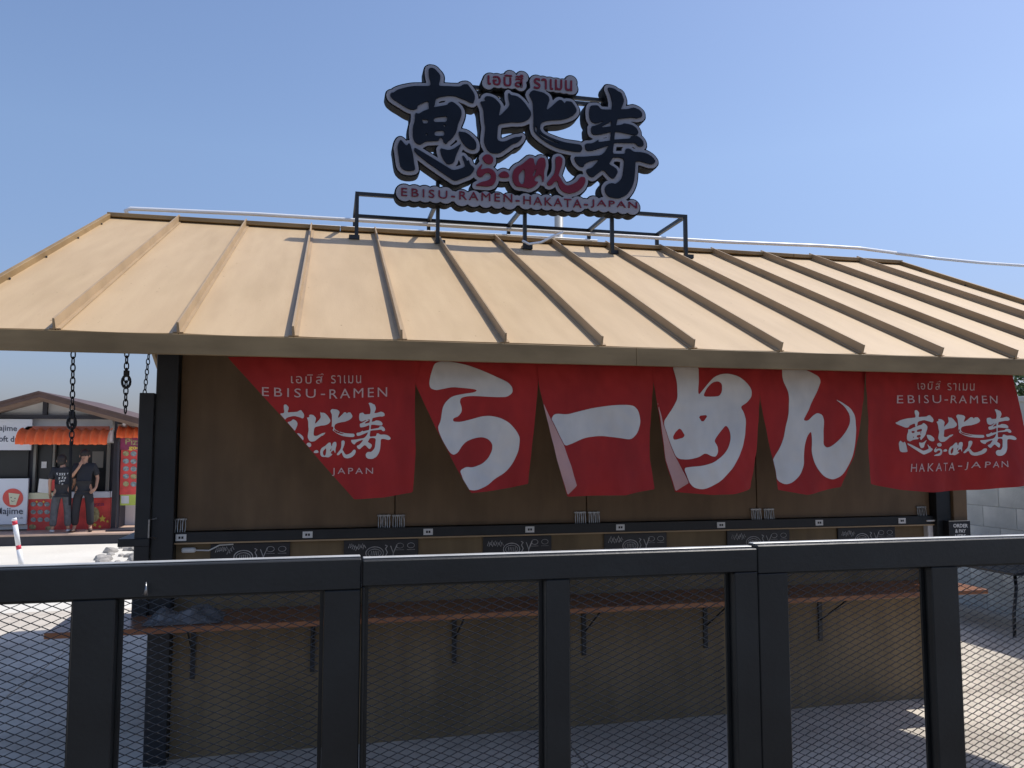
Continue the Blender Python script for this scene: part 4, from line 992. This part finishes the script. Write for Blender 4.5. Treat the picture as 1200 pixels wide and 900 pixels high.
def person(loc, rz, label, J, trouser, shoe, graphic=False, sc_=1.):
    t = empty('person', loc, label, 'person', rz=rz); t.scale = (sc_,) * 3
    names = list(J); idx = {n: i for i, n in enumerate(names)}
    rad = dict(pelvis=.12, waist=.115, chest=.135, neckb=.075, neck=.052, jaw=.068, head=.088, crown=.072,
               ls=.06, le=.04, lw=.027, lp=.03, rs=.06, re=.04, rw=.027, rp=.03, lh=.088, lk=.056, la=.036, lt=.03, rh=.088, rk=.056, ra=.036, rt=.03, nose=.014)
    ed = [('pelvis', 'waist'), ('waist', 'chest'), ('chest', 'neckb'), ('neckb', 'neck'), ('neck', 'jaw'), ('jaw', 'head'), ('head', 'crown'),
          ('chest', 'ls'), ('ls', 'le'), ('le', 'lw'), ('lw', 'lp'), ('chest', 'rs'), ('rs', 're'), ('re', 'rw'), ('rw', 'rp'),
          ('pelvis', 'lh'), ('lh', 'lk'), ('lk', 'la'), ('la', 'lt'), ('pelvis', 'rh'), ('rh', 'rk'), ('rk', 'ra'), ('ra', 'rt')]
    V = [J[n] for n in names]; E = [(idx[a], idx[b]) for a, b in ed]; Rr = [rad[n] for n in names]
    for s_ in 'lr':                                    # fingers rooted in each palm
        w0, p0_ = Vector(J[s_ + 'w']), Vector(J[s_ + 'p']); d = (p0_ - w0).normalized(); sd = d.orthogonal().normalized(); cu_ = d.cross(sd)
        for k in range(5):
            off = (k - 1.5) * .019
            b0 = p0_ + sd * off + d * .01 if k < 4 else w0 + (p0_ - w0) * .5 - sd * .035
            L_ = (.06, .07, .072, .055, .045)[k]; e1 = b0 + d * L_ * .55 + cu_ * .006; e2 = b0 + d * L_ + cu_ * .022
            n0 = len(V); V += [tuple(b0), tuple(e1), tuple(e2)]; Rr += [.009, .008, .007]; E += [(idx[s_ + 'p'], n0), (n0, n0 + 1), (n0 + 1, n0 + 2)]
    skin('body', V, E, Rr, SK, t)
    def sub(nm, keys, links, rr, m):
        k = list(keys); ii = {n: i for i, n in enumerate(k)}
        return skin(nm, [keys[n] for n in k], [(ii[a], ii[b]) for a, b in links], [rr[n] for n in k], m, t)
    mid = lambda a, b, f: tuple(Vector(J[a]).lerp(Vector(J[b]), f))
    K = dict(pelvis=J['pelvis'], waist=J['waist'], chest=J['chest'], nb=J['neckb'], ls=J['ls'], le=mid('ls', 'le', .85), rs=J['rs'], re=mid('rs', 're', .85), hem=tuple(Vector(J['pelvis']) + Vector((0, 0, -.07))))
    sub('t_shirt', K, [('hem', 'pelvis'), ('pelvis', 'waist'), ('waist', 'chest'), ('chest', 'nb'), ('chest', 'ls'), ('ls', 'le'), ('chest', 'rs'), ('rs', 're')],
        dict(hem=.145, pelvis=.142, waist=.13, chest=.148, nb=.078, ls=.082, le=.072, rs=.082, re=.072), BT)
    K = dict(w=tuple(Vector(J['pelvis']) + Vector((0, 0, .04))), p=tuple(Vector(J['pelvis']) + Vector((0, 0, -.03))), lh=J['lh'], lk=J['lk'], la=mid('lk', 'la', .93), rh=J['rh'], rk=J['rk'], ra=mid('rk', 'ra', .93))
    sub('trousers', K, [('w', 'p'), ('p', 'lh'), ('lh', 'lk'), ('lk', 'la'), ('p', 'rh'), ('rh', 'rk'), ('rk', 'ra')], dict(w=.135, p=.14, lh=.112, lk=.085, la=.075, rh=.112, rk=.085, ra=.075), trouser)
    hd = Vector(J['head']); hb = MB().ball((hd.x, hd.y + .018, hd.z + .035), (.098, .105, .10), 14, 9); hb.ball((hd.x, hd.y + .045, hd.z - .02), (.088, .08, .10), 12, 8)
    hb.build('hair', HR, t, smooth=True)
    fy = hd.y - .086
    MB().ball((hd.x - .03, fy + .004, hd.z - .005), (.012, .006, .007), 8, 5).ball((hd.x + .03, fy + .004, hd.z - .005), (.012, .006, .007), 8, 5).build('eyes', HR, t)
    MB().ball((hd.x, fy - .004, hd.z - .03), (.012, .016, .022), 8, 5).build('nose', SK, t, smooth=True)
    MB().ball((hd.x, fy + .012, hd.z - .066), (.024, .006, .006), 8, 5).build('mouth', mat('lips', (.30, .12, .10), .6), t)
    MB().ball((hd.x - .093, hd.y + .005, hd.z - .015), (.012, .022, .032), 8, 5).ball((hd.x + .093, hd.y + .005, hd.z - .015), (.012, .022, .032), 8, 5).build('ears', SK, t, smooth=True)
    for s_ in 'lr':
        a_, b_ = Vector(J[s_ + 'a']), Vector(J[s_ + 't']); dd = (b_ - a_); dd.z = 0; dd.normalize(); c = a_ + dd * .07; c.z = .038
        Mx = Matrix.Translation(c) @ Matrix.Rotation(math.atan2(dd.y, dd.x), 4, 'Z')
        MB().ball((0, 0, 0), (.135, .05, .038), 12, 7, Mx).build('shoe', shoe, t, smooth=True)
    if graphic:
        rnd = random.Random(11); gm = MB(); ch = Vector(J['chest']); yb = ch.y + .15
        for row, (z, n, hh) in enumerate(((.02, 5, .05), (-.06, 3, .04), (-.13, 3, .035), (-.20, 5, .028))):
            for k in range(n):
                x = (k - (n - 1) / 2) * .05 + rnd.uniform(-.01, .01); z_ = ch.z + z + rnd.uniform(-.01, .01); yy = yb - abs(x) * .35 - .02 + (0 if row < 1 else .008)
                gm.tube([(x - .015, yy, z_ + hh * .4), (x + .012, yy + .002, z_ + hh * .45), (x - .008, yy + .002, z_ - hh * .4), (x + .018, yy, z_ - hh * .35)], .007, 5)
        gm.build('white_print', M['paper'], t)
    return t
base = dict(pelvis=(0, 0, .93), waist=(0, 0, 1.06), chest=(0, 0, 1.27), neckb=(0, .01, 1.42), neck=(0, .01, 1.49), jaw=(0, -.015, 1.545), head=(0, 0, 1.61), crown=(0, .01, 1.665),
            ls=(-.18, 0, 1.385), le=(-.24, .03, 1.12), lw=(-.23, -.05, .90), lp=(-.225, -.075, .82), rs=(.18, 0, 1.385), re=(.24, .03, 1.12), rw=(.23, -.05, .90), rp=(.225, -.075, .82),
            lh=(-.10, 0, .88), lk=(-.13, -.02, .50), la=(-.15, .02, .09), lt=(-.17, -.12, .035), rh=(.10, 0, .88), rk=(.13, -.02, .50), ra=(.15, .02, .09), rt=(.17, -.12, .035))
PY = 19.45
xa = onY(74, 580, PY)[0]; xb = onY(98, 580, PY)[0]
JA = dict(base); JA.update(le=(-.25, -.03, 1.13), lw=(-.20, -.16, .98), lp=(-.17, -.21, .93), jaw=(.03, -.04, 1.535), head=(.03, -.03, 1.595), crown=(.03, -.01, 1.65))
person((xa, PY - .1, zfl), math.pi + .25, 'person seen from behind in a black t-shirt with white print and grey jeans', JA, GJ, SHW, True, .985)
JB = dict(base); JB.update(le=(-.24, -.06, 1.15), lw=(-.09, -.20, 1.36), lp=(-.045, -.15, 1.47), re=(.25, .02, 1.13), rw=(.24, -.09, .93), rp=(.19, -.15, .87), head=(-.01, -.005, 1.615))
person((xb, PY, zfl), .15, 'person facing the camera, hand on chin, in plain black t-shirt and trousers', JB, BT, SHB, False, 1.04)

# ------------------------------------------------------------------ marker pole and rocks
MR = mat('marker_red', (.60, .03, .06), .5)
a, b = Vector(onY(16.5, 607, 10)), Vector(onY(25.5, 665, 10)); d = (b - a) * (1 / (b.z - a.z)); 
foot = a + d * (gz(10) - a.z)
mk = empty('marker_pole', tuple(foot), 'slanting red and white striped marker pole standing before the distant shop', 'marker pole')
zz = [0, .10, .30, .36, .62, .70, a.z - gz(10)]; cc = [M['pvc'], MR, M['pvc'], MR, M['pvc'], MR, M['pvc']]
L = (a - foot).length; dirv = (a - foot).normalized()
fr = [(z_ - foot.z) / (a.z - foot.z) for z_ in (foot.z, .245, .28, .475, .52, .745, .79, a.z)]
for k in range(7):
    mm = MR if k % 2 else M['pvc']; p_, q_ = dirv * L * fr[k], dirv * L * fr[k + 1]
    MB().tube([tuple(p_), tuple(q_)], .026, 10).build('red_band' if k % 2 else 'white_band', mm, mk, smooth=True)
MB().tube([(0, 0, .0), (0, 0, .04)], [.12, .10], 12).build('base', M['lblack'], mk)
rk = random.Random(9)
rmesh = []
for v in range(4):
    bm = bmesh.new(); bmesh.ops.create_icosphere(bm, subdivisions=2, radius=1)
    for vv in bm.verts: vv.co *= 1 + .35 * mnoise.noise(vv.co * 1.3 + Vector((v * 9, 0, 0))); vv.co.z *= .6
    me = bpy.data.meshes.new('m'); bm.to_mesh(me); bm.free(); me.materials.append(M['rock']); rmesh.append(me)
spots = []
for k in range(46):
    px = rk.uniform(112, 178); py = rk.uniform(640 + max(0, (150 - px)) * .3, 668)
    d_ = ray(px, py); tt = 12.0
    for it in range(30): 
        pt = np.array([0, 0, EYE]) + d_ * tt; z = gz(pt[1]); tt = (z - EYE) / d_[2]
    pt = np.array([0, 0, EYE]) + d_ * tt
    spots.append((pt, rk.uniform(.05, .14)))
gm = MB()
small = bpy.data.meshes.new('m'); V = []; Fc = []
for pt, s_ in spots:
    src = rmesh[rk.randrange(4)]; b0 = len(V); rz_ = rk.uniform(0, 6); mxr = Matrix.Translation((pt[0], pt[1], pt[2] + s_ * .2)) @ Matrix.Rotation(rz_, 4, 'Z') @ Matrix.Scale(s_, 4)
    V += [tuple(mxr @ v.co) for v in src.vertices]; Fc += [tuple(b0 + i for i in p.vertices) for p in src.polygons]
small.from_pydata(V, [], Fc); small.update()
prop(link('rubble', small, M['rock'], None), 'loose heap of pale grey broken stones beside the kiosk pad', 'rubble', kind='stuff')
